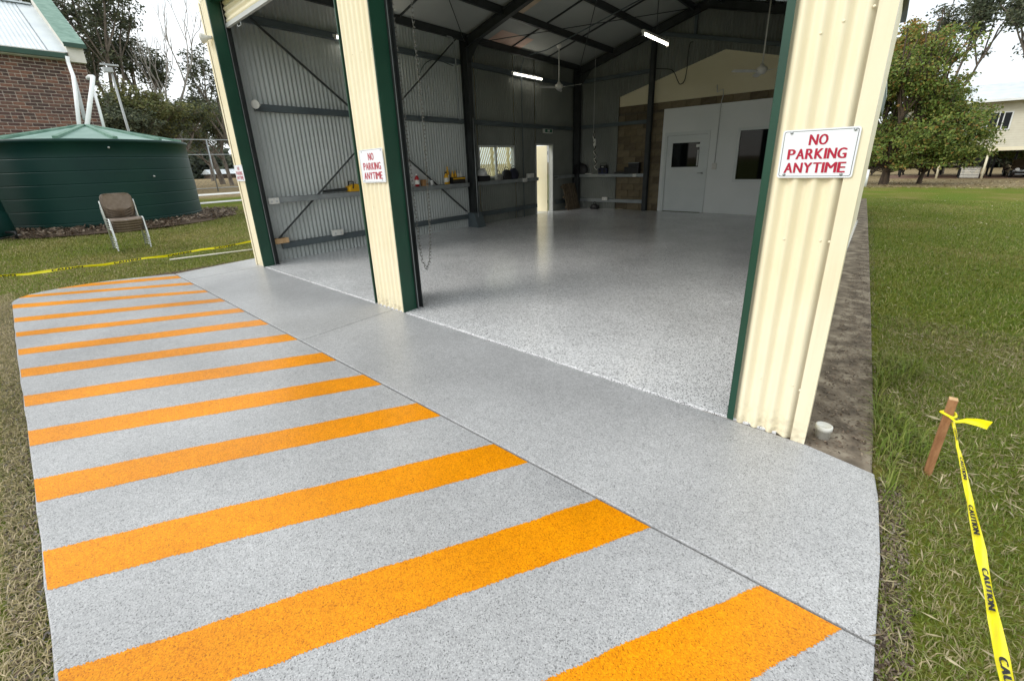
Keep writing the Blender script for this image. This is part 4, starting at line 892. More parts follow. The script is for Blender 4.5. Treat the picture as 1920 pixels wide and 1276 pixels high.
for i in range(12):
    a_ = 2*math.pi*i/12+.12; d = Vector((math.cos(a_),math.sin(a_),0)); b_ = Vector((TC.x,TC.y,TZ))
    MB().bar(b_+d*.12+Vector((0,0,2.70)), b_+d*(TR-.06)+Vector((0,0,2.275)), .10, .055).build('rib', m_greencap, rf)
for i, px_ in enumerate(((202,277),(298,330))):
    q = at(px_[0],px_[1],15.2); v_ = Vector((q.x-TC.x,q.y-TC.y,0)).normalized(); qq = Vector((TC.x,TC.y,q.z))+v_*(TR+.01)
    MB().lathe(qq, [(0,.03),(.018,.03),(.024,0)], 10, axis=v_).build('fitting', m_pvcgrey, tk)
q = at(-12,446,15.4); zt = gz(q.x,q.y)+.06
t2 = thing('small_tank', 'dark green tapered tank cut by the left picture edge on a concrete pad', 'water tank', (q.x,q.y-.25,zt))
MB().lathe((q.x,q.y-.25,zt), [(0,0),(.62,0),(.64,.03),(.60,.5),(.585,.53),(.59,.56),(.53,1.4),(.46,1.95),(.30,2.1),(0,2.12)], 40).build('body', m_tank, t2)
MB().lathe((q.x,q.y-.25,zt+2.1), [(.16,0),(.16,.06),(0,.07)], 20).build('lid', m_tank, t2)
MB().tube([(q.x+.5,q.y+.22,zt+.10),(q.x+.58,q.y+.35,zt+.10),(q.x+.58,q.y+.35,zt-.05)], .03, 8).build('outlet_pipe', m_blackpl, t2)

# ================================================================== BRICK BUILDING
GX, GY1 = -20.35, 2.80; ZT = 5.06
bb = thing('brick_building', 'brown brick building with pale corrugated roof and green gable capping behind the tank', 'building', (GX-3, 0, .25))
MB().box((GX-8.6,-8,.0),(GX-.008,GY1-.008,ZT)).build('wall', m_mortar, bb)
MB().prism([(GX-.02,ZT),(GX-4.3,ZT+2.15),(GX-8.6,ZT)], GY1-.3, GY1-.012, 'y').build('gable_wall', m_mortar, bb)
BWd, BH, CO = .232, .076, .0985
full = [shared('brick', MB().obox((0,0,0),(.02,BWd,BH)), mm) for mm in m_brick]; head = [shared('brick', MB().obox((0,0,0),(.02,.108,BH)), mm) for mm in m_brick]
cand = []; rows = int((ZT-.3)/CO)
for r in range(rows):
    z = ZT-.05-r*CO; hdr = (r % 6 == 5) or r == 0; L_ = .1265 if hdr else .253; y = GY1-.008-(0 if hdr else (L_/2 if r % 2 else 0))
    if not hdr and r % 2: cand.append((y+.0635, z, True))
    while y-L_ > -6.5: cand.append((y-L_/2, z, hdr)); y -= L_
inv = [(y, z, h_) for y, z, h_ in cand if y > -1.05 and z > 2.35]; inv.sort(key=lambda q_: -(q_[0])*1+abs(q_[1]-4)*.2)
show = inv[:300]; rest = [q_ for q_ in cand if q_ not in set(show)]
rg = random.Random(3)
for y, z, h_ in show: piece('brick', rg.choice(head if h_ else full), (GX+rg.uniform(-.002,.003), y, z), bb)
mb = MB()
for y, z, h_ in rest: w_ = (.108 if h_ else BWd)/2; mb.box((GX-.009,y-w_,z-BH/2),(GX+.010+rg.uniform(-.002,.003),y+w_,z+BH/2))
kind(mb.build('bricks', m_brick[0], bb), 'stuff')
gmb = MB()      # bricks on the gable end
for r in range(rows):
    z = ZT-.05-r*CO; x_ = GX-.02-(.126 if r % 2 else 0)
    while x_ > GX-6: gmb.box((x_-.24,GY1-.009,z-BH/2),(x_,GY1+.010,z+BH/2)); x_ -= .253
kind(gmb.build('bricks', m_brick[1], bb), 'stuff')
RP_ = .5; ov = .30        # roof pitch, overhang
def rz(x_): return 5.22+(GX+ov-x_)*RP_
rmb = MB(); d = Vector((-1,0,RP_)).normalized(); Lr = 4.6*math.sqrt(1+RP_**2)
rmb.corr((GX+ov,-8,rz(GX+ov)), (0,1,0), 8+GY1-.75, d, Lr, Vector((RP_,0,1)).normalized(), pitch=.105, amp=.014, k=6).build('roof', m_roofmetal, bb)
xr2 = GX+ov-4.6; MB().add([(xr2,-8,rz(xr2)),(xr2,GY1-.4,rz(xr2)),(xr2-4.6,GY1-.4,rz(GX+ov)),(xr2-4.6,-8,rz(GX+ov))], [(0,1,2,3)]).build('roof', m_roofmetal, bb)
MB().bar((xr2,-8,rz(xr2)+.03),(xr2,GY1-.4,rz(xr2)+.03), .3, .05).build('ridge_cap', m_roofmetal, bb)
MB().add([(GX+ov-.02,GY1-.78,rz(GX+ov-.02)+.02),(GX+ov-.02,GY1-.36,rz(GX+ov-.02)+.03),(xr2,GY1-.36,rz(xr2)+.03),(xr2,GY1-.78,rz(xr2)+.02)], [(0,1,2,3)]).build('flashing', m_roofmetal, bb)
MB().box((GX+ov-.02,-8,rz(GX+ov)-.15),(GX+ov+.10,GY1-.42,rz(GX+ov)-.01)).build('gutter', m_green, bb)
MB().box((GX+.012,-8,ZT-.01),(GX+ov-.025,GY1-.42,ZT+.20)).build('eave_board', m_render, bb)
par = MB().prism([(GX+.22,ZT-.04),(GX+.22,ZT+.42),(xr2,rz(xr2)+.45),(xr2,rz(xr2)-.1),(GX-.02,ZT-.04)], GY1-.36, GY1+.02, 'y').build('parapet', m_render, bb)
xs_ = GX+.30; MB().add([(xs_,GY1-.40,ZT+.40),(xs_,GY1+.10,ZT+.40),(xr2,GY1+.10,rz(xr2)+.46),(xr2,GY1-.40,rz(xr2)+.46),(xs_,GY1-.40,ZT+.48),(xs_,GY1+.10,ZT+.48),(xr2,GY1+.10,rz(xr2)+.54),(xr2,GY1-.40,rz(xr2)+.54)], [(3,2,1,0),(4,5,6,7),(0,1,5,4),(1,2,6,5),(2,3,7,6),(3,0,4,7)]).build('parapet_cap', m_greencap, bb)
MB().box((xs_+.002,GY1-.41,ZT+.36),(xs_+.03,GY1+.11,ZT+.485)).build('cap_edge', m_green, bb)
# pipes into the tank
def pipe(pxs, label, mat, r_=.05, grp='pipes running down to the tank'):
    return tag(MB().tube([at(x_,y_,dd) for x_, y_, dd in pxs], r_, 10).build('drain_pipe', mat), label, 'pipe', grp)
pipe([(126,106,20.0),(128,118,20.0),(137,142,19.2),(141,170,18.8),(149,239,17.9)], 'white drain pipe dropping from the roof gutter to the tank lid', m_pvc, .048)
pipe([(138,143,19.5),(148,180,18.9),(159,224,18.3)], 'grey pipe slanting behind the white pipes above the tank', m_pvcgrey, .045)
pipe([(165,147,19.2),(168,144,19.0),(174,144,18.6),(173,160,18.4),(163,238,17.3)], 'thick white elbow pipe standing on the tank lid peak', m_pvc, .056)
pipe([(175,168,20.0),(186,205,19.8),(198,250,19.6)], 'thin white pipe at the corner of the brick wall', m_pvc, .04)
# floodlight pole
lp = thing('light_pole', 'tall thin grey light pole with a flat lamp head before the trees', 'light pole', tuple(Vector((*at(243,252,30).xy,.2))))
b_ = at(243,252,30); tpz = at(206,122,30)
MB().tube([(b_.x,b_.y,.15),(b_.x,b_.y,tpz.z-.1)], [.06,.045], 10).build('pole', m_pvcgrey, lp)
MB().bar((b_.x,b_.y-.34,tpz.z),(b_.x,b_.y+.34,tpz.z), .14, .07).build('cross_arm', m_pvcgrey, lp); MB().bar((b_.x+.1,b_.y-.30,tpz.z-.26),(b_.x+.1,b_.y+.05,tpz.z-.24), .28, .20).build('lamp_head', m_pvcgrey, lp)

# ================================================================== CHAIN-LINK FENCE far left
fx, fz0, fzt = -36., .24, 3.72
fc = thing('chain_link_fence', 'tall grey chain link fence in front of the eucalyptus trees', 'fence', (fx,8,fz0))
for y in np.arange(-2, 24, 3.0): MB().tube([(fx,y,fz0),(fx,y,fzt)], .045, 8).build('post', m_galv, fc)
for z in (fzt,2.75,.5): MB().tube([(fx,-2,z),(fx,22,z)], .03, 6).build('rail', m_galv, fc)
mb = MB(); hh = fzt-fz0-.15; step = .30
y = -2-hh
while y < 22:
    for sg in (1, -1):
        ya, yb_ = (y, y+hh) if sg > 0 else (y+hh, y); za, zb = fz0+.1, fz0+.1+hh
        mb.bar((fx+.004*sg,ya,za),(fx+.004*sg,yb_,zb), .005, .005, up=(1,0,0))
    y += step
kind(mb.build('wire_mesh', m_steel, fc), 'stuff')
q = at(428,328,120)
fs = thing('farm_shed', 'low pale shed far beyond the fence between the tree trunks', 'shed', (q.x,q.y,.2))
MB().box((q.x-3,q.y-4,.2),(q.x+3,q.y+4,1.2)).build('wall', m_trunkd, fs); MB().prism([(q.x-3.4,1.2),(q.x+3.4,1.2),(q.x,2.2)], q.y-4.4, q.y+4.4, 'y').build('roof', m_roofmetal, fs)

# ================================================================== TREES
def leaves(P, size, cols, rng, droop=.3, aspect=.45):
    n = len(P); a = rng.uniform(0, 2*np.pi, n); el = rng.normal(-droop, .5, n)
    d = np.stack([np.cos(a)*np.cos(el), np.sin(a)*np.cos(el), np.sin(el)], 1)
    r = rng.normal(0, 1, (n, 3)); s_ = np.cross(d, r); s_ /= np.linalg.norm(s_, axis=1, keepdims=True)+1e-9
    L_ = (size*rng.uniform(.6, 1.4, n))[:, None]; w = L_*aspect
    V_ = np.stack([P, P+d*L_*.5+s_*w*.5, P+d*L_, P+d*L_*.5-s_*w*.5], 1).reshape(-1, 3)
    Q_ = np.arange(n*4).reshape(n, 4); k_ = rng.random(n)
    c_ = np.array(cols)[rng.integers(0, len(cols), n)]*(.75+.5*k_[:, None])
    return V_, Q_, np.repeat(c_, 4, 0)
def tree(name, label, base, H, W, seed, levels=4, kids=(4,5), leaf_n=40, leaf=.16, clump=.5, cols=((.05,.07,.03),), bark=None, group=None, trunk_r=.2, upb=.35, spread=.75, first=.35, bare=False, lean=(0,0), zc=None, droop=.3, aspect=.45, l2=None, skirt=None):
    rg = random.Random(seed); rng = np.random.default_rng(seed); segs = []; tips = []
    def grow(p_, d_, L_, r_, lv):
        pts = [p_]; k_ = 3; q_ = p_
        for i in range(k_):
            d_ = (d_+Vector((rg.gauss(0,.13),rg.gauss(0,.13),rg.gauss(0,.08)+upb*.06))).normalized(); q_ = q_+d_*(L_/k_); pts.append(q_)
        segs.append((pts, r_, r_*.62, lv))
        if lv >= levels: tips.append(q_); tips.append(pts[1]); return
        n = rg.randint(*kids)
        for c_ in range(n):
            a_ = 2*math.pi*(c_+rg.random()*.7)/n; side = Vector((math.cos(a_), math.sin(a_), 0)); nd = (d_*(1-spread*.45)+side*spread*rg.uniform(.6,1.1)+Vector((0,0,upb))).normalized()
            st_ = pts[-1] if c_ < 2 else pts[-2].lerp(pts[-1], rg.random())
            grow(st_, nd, (l2 if (l2 and lv == 1) else L_)*rg.uniform(.55,.80), r_*rg.uniform(.45,.62), lv+1)
        if lv >= 2: tips.append(q_)
    grow(Vector((0,0,0)), Vector((lean[0],lean[1],1)).normalized(), first, .035, 1)
    allp = [q_ for s_ in segs for q_ in s_[0]]; zmax = max(q_.z for q_ in allp); rmax = max(math.hypot(q_.x,q_.y) for q_ in allp)
    sz, sw = (H-clump)/zmax, max(.1,(W/2-clump*.6))/rmax; base = Vector(base)
    T = lambda q_: Vector((base.x+q_.x*sw, base.y+q_.y*sw, base.z+q_.z*sz))
    th = thing(name, label, 'tree', tuple(base), group); mb = MB(); r0 = segs[0][1]
    for pts, ra, rb_, lv in segs:
        k_ = trunk_r/r0; mb.tube([T(q_) for q_ in pts], [max(.006, (ra+(rb_-ra)*i/3)*k_) for i in range(4)], 7 if lv < 3 else 4, cap=False)
    sk = []
    if skirt:
        n_, za_, zb_ = skirt
        for k_ in range(n_):
            a_ = rg.uniform(0, 2*math.pi); r_ = W/2*math.sqrt(rg.random())*.95; z_ = rg.uniform(za_, zb_); e_ = base+Vector((r_*math.cos(a_), r_*math.sin(a_), z_)); b0 = base+Vector((0,0,z_*.55))
            mb.tube([b0, b0.lerp(e_,.5)+Vector((0,0,.25)), e_], [.035,.02,.008], 4, cap=False); sk.append(e_); sk.append(b0.lerp(e_,.7)+Vector((0,0,.2)))
    mb.build('trunk', bark or m_trunk, th)
    if not bare:
        P_ = np.array([tuple(T(q_)) for q_ in tips]+[tuple(q_) for q_ in sk]); m_ = len(P_); keep = rng.random(m_) > .06; P_ = P_[keep]
        P_ = np.repeat(P_, leaf_n, 0); g_ = rng.normal(0, 1, P_.shape); g_ /= np.linalg.norm(g_, axis=1, keepdims=True); P_ = P_+g_*(clump*rng.random((len(P_),1))**.6)*np.array([1,1,.62])
        V_, Q_, C_ = leaves(P_, leaf, cols, rng, droop, aspect); npmesh('crown', V_, Q_, None, m_leaf, C_, th, base)
    return th
EU = [(.085,.105,.065),(.115,.135,.08),(.07,.085,.052),(.135,.145,.075)]
EUY = [(.16,.165,.055),(.13,.145,.05),(.10,.12,.045),(.185,.175,.07)]
grpL = 'trees behind the fence on the left'
def gp(px, dist, z=.2): q_ = at(px, 300, dist); return (q_.x, q_.y, z)
tree('eucalyptus_tree', 'tall grey green eucalyptus rising behind the brick gable', gp(150,44), 15.5, 11, 11, 4, (4,5), 46, .24, .75, EU, group=grpL, trunk_r=.24, upb=.5)
tree('eucalyptus_tree', 'tall open eucalyptus behind the light pole', gp(235,47), 17, 11, 12, 4, (4,5), 44, .24, .75, EU, group=grpL, trunk_r=.24, upb=.55)
tree('eucalyptus_tree', 'tall eucalyptus against the sky left of the bare branches', gp(285,50), 14, 7.5, 13, 4, (4,4), 40, .24, .7, EU, group=grpL, trunk_r=.2, upb=.55)
tree('leafy_tree', 'rounded yellow green tree right of the light pole', gp(275,40), 7.6, 8, 14, 4, (5,5), 44, .2, .62, EUY, group=grpL, trunk_r=.2, upb=.2, first=.22)
tree('leafy_tree', 'dark green tree filling the gap beside the tank edge', gp(350,43), 7.4, 9, 15, 4, (5,5), 46, .2, .65, EU[:3]+EUY[:2], group=grpL, trunk_r=.2, upb=.2, first=.22)
tree('leafy_tree', 'low dark tree behind the corner of the brick wall', gp(205,38), 6.6, 6.5, 16, 4, (5,5), 44, .2, .6, EU, group=grpL, trunk_r=.2, upb=.2, first=.2)
tree('leafy_tree', 'green tree close to the far left shed pillar', gp(425,52), 8.2, 8, 17, 4, (4,5), 40, .22, .65, EU[:2]+EUY[1:3], group=grpL, trunk_r=.2, upb=.25, first=.42)
tree('bare_tree', 'leafless branching tree against the white sky beside the pillar', gp(338,44), 15, 9, 18, 5, (3,3), 0, .2, .3, EU, group=grpL, trunk_r=.16, upb=.75, spread=.5, bare=True, bark=M('grey_twig', lin(130,124,116), lin(158,152,144), 5, .9))
tree('eucalyptus_tree', 'slender eucalyptus with sparse leaves reaching over the far pillar', gp(455,48), 12.2, 7, 19, 4, (3,4), 26, .24, .6, EU, group=grpL, trunk_r=.17, upb=.4)
tree('eucalyptus_tree', 'leaning gum trunk with open crown behind the fence by the pillar', gp(408,60), 10, 6, 20, 4, (3,4), 26, .24, .6, EU, group=grpL, trunk_r=.3, upb=.4, first=.6, lean=(.05,-.15))
tree('eucalyptus_tree', 'thin straight gum trunk nearest the pillar behind the fence', gp(440,64), 11, 6, 21, 4, (3,4), 26, .24, .6, EU, group=grpL, trunk_r=.2, upb=.4, first=.6)
for i, (px_, dd, h_, lab) in enumerate(((60,60,15,'far eucalyptus over the ridge of the brick building'),(-20,62,14,'far eucalyptus at the left picture edge above the roof'),(180,66,16,'farther eucalyptus crown between gable and light pole'),(320,75,9,'distant low tree crown behind the bare branches'),(390,85,9,'distant hazy tree between the gum trunks'))):
    tree('eucalyptus_tree', lab, gp(px_,dd), h_, 12, 40+i, 4, (4,4), 34, .32, .95, EU, group=grpL, trunk_r=.25, upb=.4)
grpR = 'trees on the right'
MG = [(.15,.22,.045),(.20,.25,.055),(.115,.175,.038),(.26,.26,.06)]; MO = [(.31,.18,.055),(.27,.24,.055),(.37,.25,.065)]
b_ = at(1655,345,40)
tree('maple_tree', 'broad green maple with yellowing top before the stilt house', (b_.x,b_.y,gz(b_.x,b_.y)), 10.8, 8.8, 31, 4, (6,7), 38, .17, .58, MG+MG+MG[:2]+MO[:1], bark=m_trunkd, group=grpR, trunk_r=.26, upb=.12, first=.05, l2=.26, spread=.95, skirt=(150,1.3,4.2), droop=.5, aspect=.6)
q = at(1745,300,41.5); tree('maple_tree', 'lower right maple branches spreading before the house window', (q.x-.3,q.y,gz(q.x,q.y)), 6.4, 6.6, 32, 4, (5,6), 46, .16, .56, MG, bark=m_trunkd, group=grpR, trunk_r=.16, upb=.05, first=.05, l2=.24, spread=.98, skirt=(50,1.4,3.0), droop=.5, aspect=.6)
q = at(1672,300,43); tree('maple_tree', 'reddish narrow tree rising beside the shed gutter', (q.x,q.y,gz(q.x,q.y)), 11.2, 4.5, 33, 4, (4,5), 40, .2, .5, MO+MG[:2], bark=m_trunkd, group=grpR, trunk_r=.15, upb=.6, first=.25, droop=.5, aspect=.6)
q = at(1770,300,72); tree('eucalyptus_tree', 'tall eucalyptus against the sky above the maple', (q.x,q.y,gz(q.x,q.y)), 21, 13, 34, 4, (4,5), 44, .34, 1.0, EU, group=grpR, trunk_r=.32, upb=.45)
q = at(1945,300,70); tree('eucalyptus_tree', 'eucalyptus crown at the right picture edge above the house', (q.x,q.y,gz(q.x,q.y)), 21, 13, 35, 4, (4,5), 42, .34, 1.0, EU, group=grpR, trunk_r=.32, upb=.45)
for i, px_ in enumerate((1640,1700,1760,1830,1900,1960)):
    q = at(px_,300,66+2*(i % 2)); tree('hedge_tree', ['bushy tree seen under the house behind its left end','bushy tree seen under the house left of the crate','bushy tree seen under the house behind the hanging boards','bushy tree seen under the house behind the tall post','bushy tree seen under the house behind the black car','bushy tree at the right picture edge behind the house'][i], (q.x,q.y,gz(q.x,q.y)), 6.0, 8.5, 60+i, 3, (6,7), 130, .3, 1.15, MG[:3]+EUY[:2], group=grpR, trunk_r=.12, upb=.1, first=.02, l2=.3)

# ================================================================== STILT HOUSE on the right
HY = 53.; hz0 = gz(6,HY)-.05; HB, HT = 1.34, 5.05
def hp(px, py): return ony(px, py, HY)
hx0, hx1 = hp(1690,282).x, hp(1920,282).x+9
hs = thing('stilt_house', 'cream weatherboard house raised on posts with open parking under it', 'house', ((hx0+hx1)/2,HY+3,hz0))
MB().box((hx0,HY+.06,HB),(hx1,HY+8,HT)).build('wall_core', m_weather, hs)
MB().box((hx0-.1,HY-.04,HB-.12),(hx1,HY+8.05,HB+.16)).build('bearer', m_cream, hs)
wx0, wx1 = hp(1830,230).x, hp(1893,230).x; wz0, wz1 = hp(1858,243).z, hp(1858,213).z
nb_ = 20; bhh = (HT-HB-.17)/nb_
for i in range(nb_):
    z0_ = HB+.17+i*bhh
    for a_, c_ in ((hx0,wx0-.08),(wx1+.08,hx1)) if (z0_+bhh > wz0-.06 and z0_ < wz1+.06) else ((hx0,hx1),):
        MB().add([(a_,HY+.0,z0_),(c_,HY+.0,z0_),(c_,HY+.035,z0_+bhh),(a_,HY+.035,z0_+bhh),(a_,HY+.058,z0_),(c_,HY+.058,z0_),(c_,HY+.058,z0_+bhh),(a_,HY+.058,z0_+bhh)], [(0,1,2,3),(4,7,6,5),(0,4,5,1),(2,6,7,3),(0,3,7,4),(1,5,6,2)]).build('weatherboard', m_weather, hs)
w_ = MB()
xm = (wx0+wx1)/2+.35
for lo, hi in (((wx0-.08,HY-.03,wz0-.08),(wx0,HY+.05,wz1+.08)),((wx1,HY-.03,wz0-.08),(wx1+.08,HY+.05,wz1+.08)),((wx0,HY-.03,wz0-.08),(wx1,HY+.05,wz0)),((wx0,HY-.03,wz1),(wx1,HY+.05,wz1+.08)),((xm-.10,HY-.02,wz0),(xm-.04,HY+.04,wz1)),((xm+.16,HY-.02,wz0),(xm+.22,HY+.04,wz1))): w_.box(lo, hi)
wo_ = w_.build('window', m_white, hs)
for a_, c_ in ((wx0,xm-.10),(xm-.04,xm+.16),(xm+.22,wx1)): MB().box((a_,HY+.01,wz0),(c_,HY+.02,wz1)).build('pane', m_glass, wo_)
MB().box((wx0,HY+.003,wz0),(wx0+.7,HY+.009,wz1-.1)).build('curtain', m_lightgrey, wo_)
MB().prism([(HY-.9,HT-.05),(HY+4,HT+1.6),(HY+9,HT-.05)], hx0-.6+1.5, hx1, 'x').build('roof', m_roofmetal, hs); MB().box((hx0+.8,HY-1.0,HT-.16),(hx1,HY-.88,HT+.0)).build('gutter', m_white, hs)
MB().box((hx0-.6,HY-.9,HT-.08),(hx1,HY+9,HT-.055)).build('soffit', m_dark, hs)
for px_ in (1755,1840,1925): q = onz(px_,335,hz0); xx = hp(px_,334).x; MB().tube([(xx,HY+.1,hz0),(xx,HY+.1,HB-.1)], .075, 8).build('post', m_cream, hs)
for yy, n_ in ((HY+4,7),(HY+7.8,9)):
    for i in range(n_): xx = hx0+.4+i*(14./n_); MB().tube([(xx,yy,hz0),(xx,yy,HB-.1)], .08, 8).build('post', m_dark, hs)
MB().box((hx0-.5,HY-.4,hz0-.1),(hx1,HY+8.2,hz0+.03)).build('floor_slab', M('garage_slab', lin(110,84,70), lin(138,110,92), 2, .9), hs)
for i, px_ in enumerate((1795,1812,1830)):
    xx = hp(px_,300).x+.3; q = MB().box((xx-.42,HY+2.2,HB-1.15),(xx+.42,HY+2.3,HB-.35)).build('hanging_board', m_blackpl); tag(q, ['dark board hanging under the house, leftmost of three','dark board hanging under the house, middle of three','dark board hanging under the house, rightmost of three'][i], 'board', 'boards hung under the house'); bevel(q, .02)
    MB().bar((xx,HY+2.25,HB-.35),(xx,HY+2.25,HB-.1), .5, .02, up=(0,1,0)).build('strap', m_dark, q)
cx_ = hp(1820,325).x
sb = thing('slatted_crate', 'pale slatted crate on the ground under the house', 'crate', (cx_,HY+.9,hz0+.03))
for i in range(6): MB().box((cx_-.58,HY+.5,hz0+.12+i*.13),(cx_+.58,HY+.52,hz0+.21+i*.13)).build('slat', m_render, sb)
for u in (-.6,.56):
    for yy in (HY+.5,HY+1.2): MB().box((cx_+u,yy,hz0+.03),(cx_+u+.04,yy+.04,hz0+.92)).build('leg', m_dark, sb)
MB().box((cx_-.6,HY+.5,hz0+.92),(cx_+.6,HY+1.24,hz0+.95)).build('top', m_render, sb)
# car parked under the house, nose toward the camera
kx = hp(1912,320).x+.75; ky = HY+1.6; kz = hz0+.03
car = thing('parked_car', 'black car parked nose out under the house at the right edge', 'car', (kx,ky+2,kz))
prof = [(0,.30),(.02,.62),(.12,.74),(.9,.88),(1.25,.93),(1.95,1.36),(3.2,1.40),(3.9,1.02),(4.3,.96),(4.35,.40),(4.2,.26),(.1,.24)]
bd = MB(); n = len(prof); secs = [(-.86,.80),(-.80,1.),(-.3,1.03),(.3,1.03),(.80,1.),(.86,.80)]; vs_ = []
for u, f_ in secs:
    for (yy, zz) in prof: vs_.append((kx+u*(1-.16*max(0,(zz-.9)/.5)), ky+yy+(.10*(abs(u)/.86)**2 if yy < 1 else 0), kz+.24+(zz-.24)*f_))
bd.add(vs_, [(i*n+j,i*n+(j+1)%n,(i+1)*n+(j+1)%n,(i+1)*n+j) for i in range(5) for j in range(n)]+[tuple(range(n)),tuple(range(6*n-1,5*n-1,-1))], True)
bd.build('body', m_carpaint, car)
for sg in (-1,1):
    MB().prism([(ky+1.36,kz+1.0),(ky+1.98,kz+1.32),(ky+3.1,kz+1.35),(ky+3.6,kz+1.05)], kx+sg*.80, kx+sg*.815, 'x').build('side_window', m_glass, car)
    MB().lathe((kx+sg*.62,ky+.10,kz+.68), [(0,.03),(.10,.03),(.13,0)], 14, axis=(0,-1,.2)).build('headlight', m_lightgrey, car)
    for yy in (.85,3.45):
        w_ = MB().lathe((kx+sg*.80,ky+yy,kz+.31), [(.18,-.1),(.29,-.1),(.31,-.05),(.31,.05),(.29,.1),(.18,.1)], 20, axis=(1,0,0)).build('wheel', m_tyre, car); MB().lathe((kx+sg*.82,ky+yy,kz+.31), [(0,.06),(.08,.07),(.19,.08)], 16, axis=(sg,0,0)).build('rim', m_galv, w_)
MB().box((kx-.35,ky-.01,kz+.52),(kx+.35,ky+.03,kz+.64)).build('grille', m_galv, car); MB().box((kx-.19,ky-.025,kz+.40),(kx+.19,ky-.005,kz+.50)).build('number_plate', m_white, car); MB().box((kx-.7,ky-.02,kz+.28),(kx+.7,ky+.02,kz+.33)).build('bumper_trim', m_galv, car)
q = at(1623,345,36); tag(MB().tube([(q.x,q.y,gz(q.x,q.y)),(q.x,q.y,gz(q.x,q.y)+1.05)], .07, 10).build('white_post', m_pvc), 'short white post standing beside the maple trunk', 'post')

# ================================================================== GRASS, LITTER, MULCH
def on_slab(x, y):
    inside = (x < .275) & (y > -.30) & (y < 2.6) & (x > -8.55) & (x > -9.05)
    cx, cy_ = -8.55, .6; corner = (x <= -8.55) & (((x+8.5)/.55)**2+((y-.62)/.95)**2 < 1)
    shedz = (y > 2.5) & (x > -8.15) & (x < .245-.0262*(y-2.5)) & (y < 21); ap = (x > -8.75) & (x <= -8.5) & (y > 1.1) & (y < 2.75)
    return inside | corner | shedz | ap
def blades(n, xr, yr, h_, w_, cols, seed, weight=None, lean=.5, name='grass'):
    rng = np.random.default_rng(seed); x = rng.uniform(*xr, n); y = rng.uniform(*yr, n)
    k_ = ~on_slab(x, y)
    if weight is not None: k_ &= rng.random(n) < weight(x, y)
    x, y = x[k_], y[k_]; n = len(x); z = np.array([gz(a_, b__) for a_, b__ in zip(x, y)])-.004
    a_ = rng.uniform(0, 2*np.pi, n); H_ = h_*rng.uniform(.45, 1.35, n); W_ = w_*rng.uniform(.7, 1.4, n); le = np.abs(rng.normal(lean, .35, n))
    d_ = np.stack([np.cos(a_), np.sin(a_), np.zeros(n)], 1); s_ = np.stack([-np.sin(a_), np.cos(a_), np.zeros(n)], 1); up = np.array([0,0,1.])
    p0 = np.stack([x, y, z], 1); p1 = p0+d_*(H_*le*.35)[:, None]+up*(H_*.62)[:, None]; p2 = p0+d_*(H_*le)[:, None]+up*(H_*(1-.35*np.minimum(le, 1.6)))[:, None]
    V_ = np.stack([p0-s_*W_[:,None]*.5, p0+s_*W_[:,None]*.5, p1+s_*W_[:,None]*.42, p1-s_*W_[:,None]*.42, p2], 1).reshape(-1, 3)
    i_ = np.arange(n)*5; Q_ = np.stack([i_, i_+1, i_+2, i_+3], 1); T_ = np.stack([i_+3, i_+2, i_+4], 1)
    # dry and green patches
    pn = np.sin(x*1.7+y*.9)*.5+np.sin(x*.6-y*1.3+1)*.5+np.sin(x*4.1+y*3.3)*.25; g_ = rng.random(n)+pn*.22
    idx = np.clip((g_*len(cols)).astype(int), 0, len(cols)-1); C_ = np.array(cols)[idx]*(.8+.4*rng.random(n))[:, None]
    o = npmesh(name, V_, Q_, T_, m_blade, np.repeat(C_, 5, 0), None, Vector((0,0,0))); return kind(o, 'stuff')
GR = [(.14,.205,.028),(.185,.245,.038),(.225,.265,.055),(.26,.26,.085),(.33,.285,.14),(.42,.35,.2)]
DRY = [(.19,.185,.06),(.28,.245,.10),(.36,.30,.14),(.44,.365,.19),(.52,.43,.25),(.6,.5,.32)]
MID = [(.14,.175,.032),(.18,.20,.045),(.23,.225,.07),(.29,.26,.10),(.37,.31,.155)]
GF = [(.13,.20,.022),(.17,.24,.028),(.21,.265,.035),(.26,.28,.06),(.35,.33,.13)]
near_w = lambda x, y: np.clip(1.25-.14*np.hypot(x, y), .12, 1)
blades(150000, (.24,2.6), (.2,5.5), .036, .0030, GR, 101, near_w, .8)['label'] = 'green lawn grass beside the concrete strip'
blades(170000, (-.1,7), (5.0,24), .05, .007, GF, 102, lambda x, y: np.clip(1.5-.055*y, .3, 1), .8)['label'] = 'green lawn grass stretching back to the maple'
blades(170000, (-9.3,-1.0), (-2.0,-.28), .036, .0030, DRY, 103, lambda x, y: (y > x*.33-1.0), 1.3)['label'] = 'dry straw coloured grass along the left slab edge'
blades(120000, (-17.2,-8.5), (-1.5,6.5), .04, .008, MID, 104, None, .7)['label'] = 'mixed green and dry lawn before the tank'
blades(2600, (.24,.50), (2.1,4.2), .12, .005, GR[:4], 105, lambda x, y: (x < .30+.12*np.sin(y*5)+.08) & ((np.abs(x-s0.x) > .12) | (y > s0.y+.05)), .7)['label'] = 'long green grass tufts along the concrete strip edge'
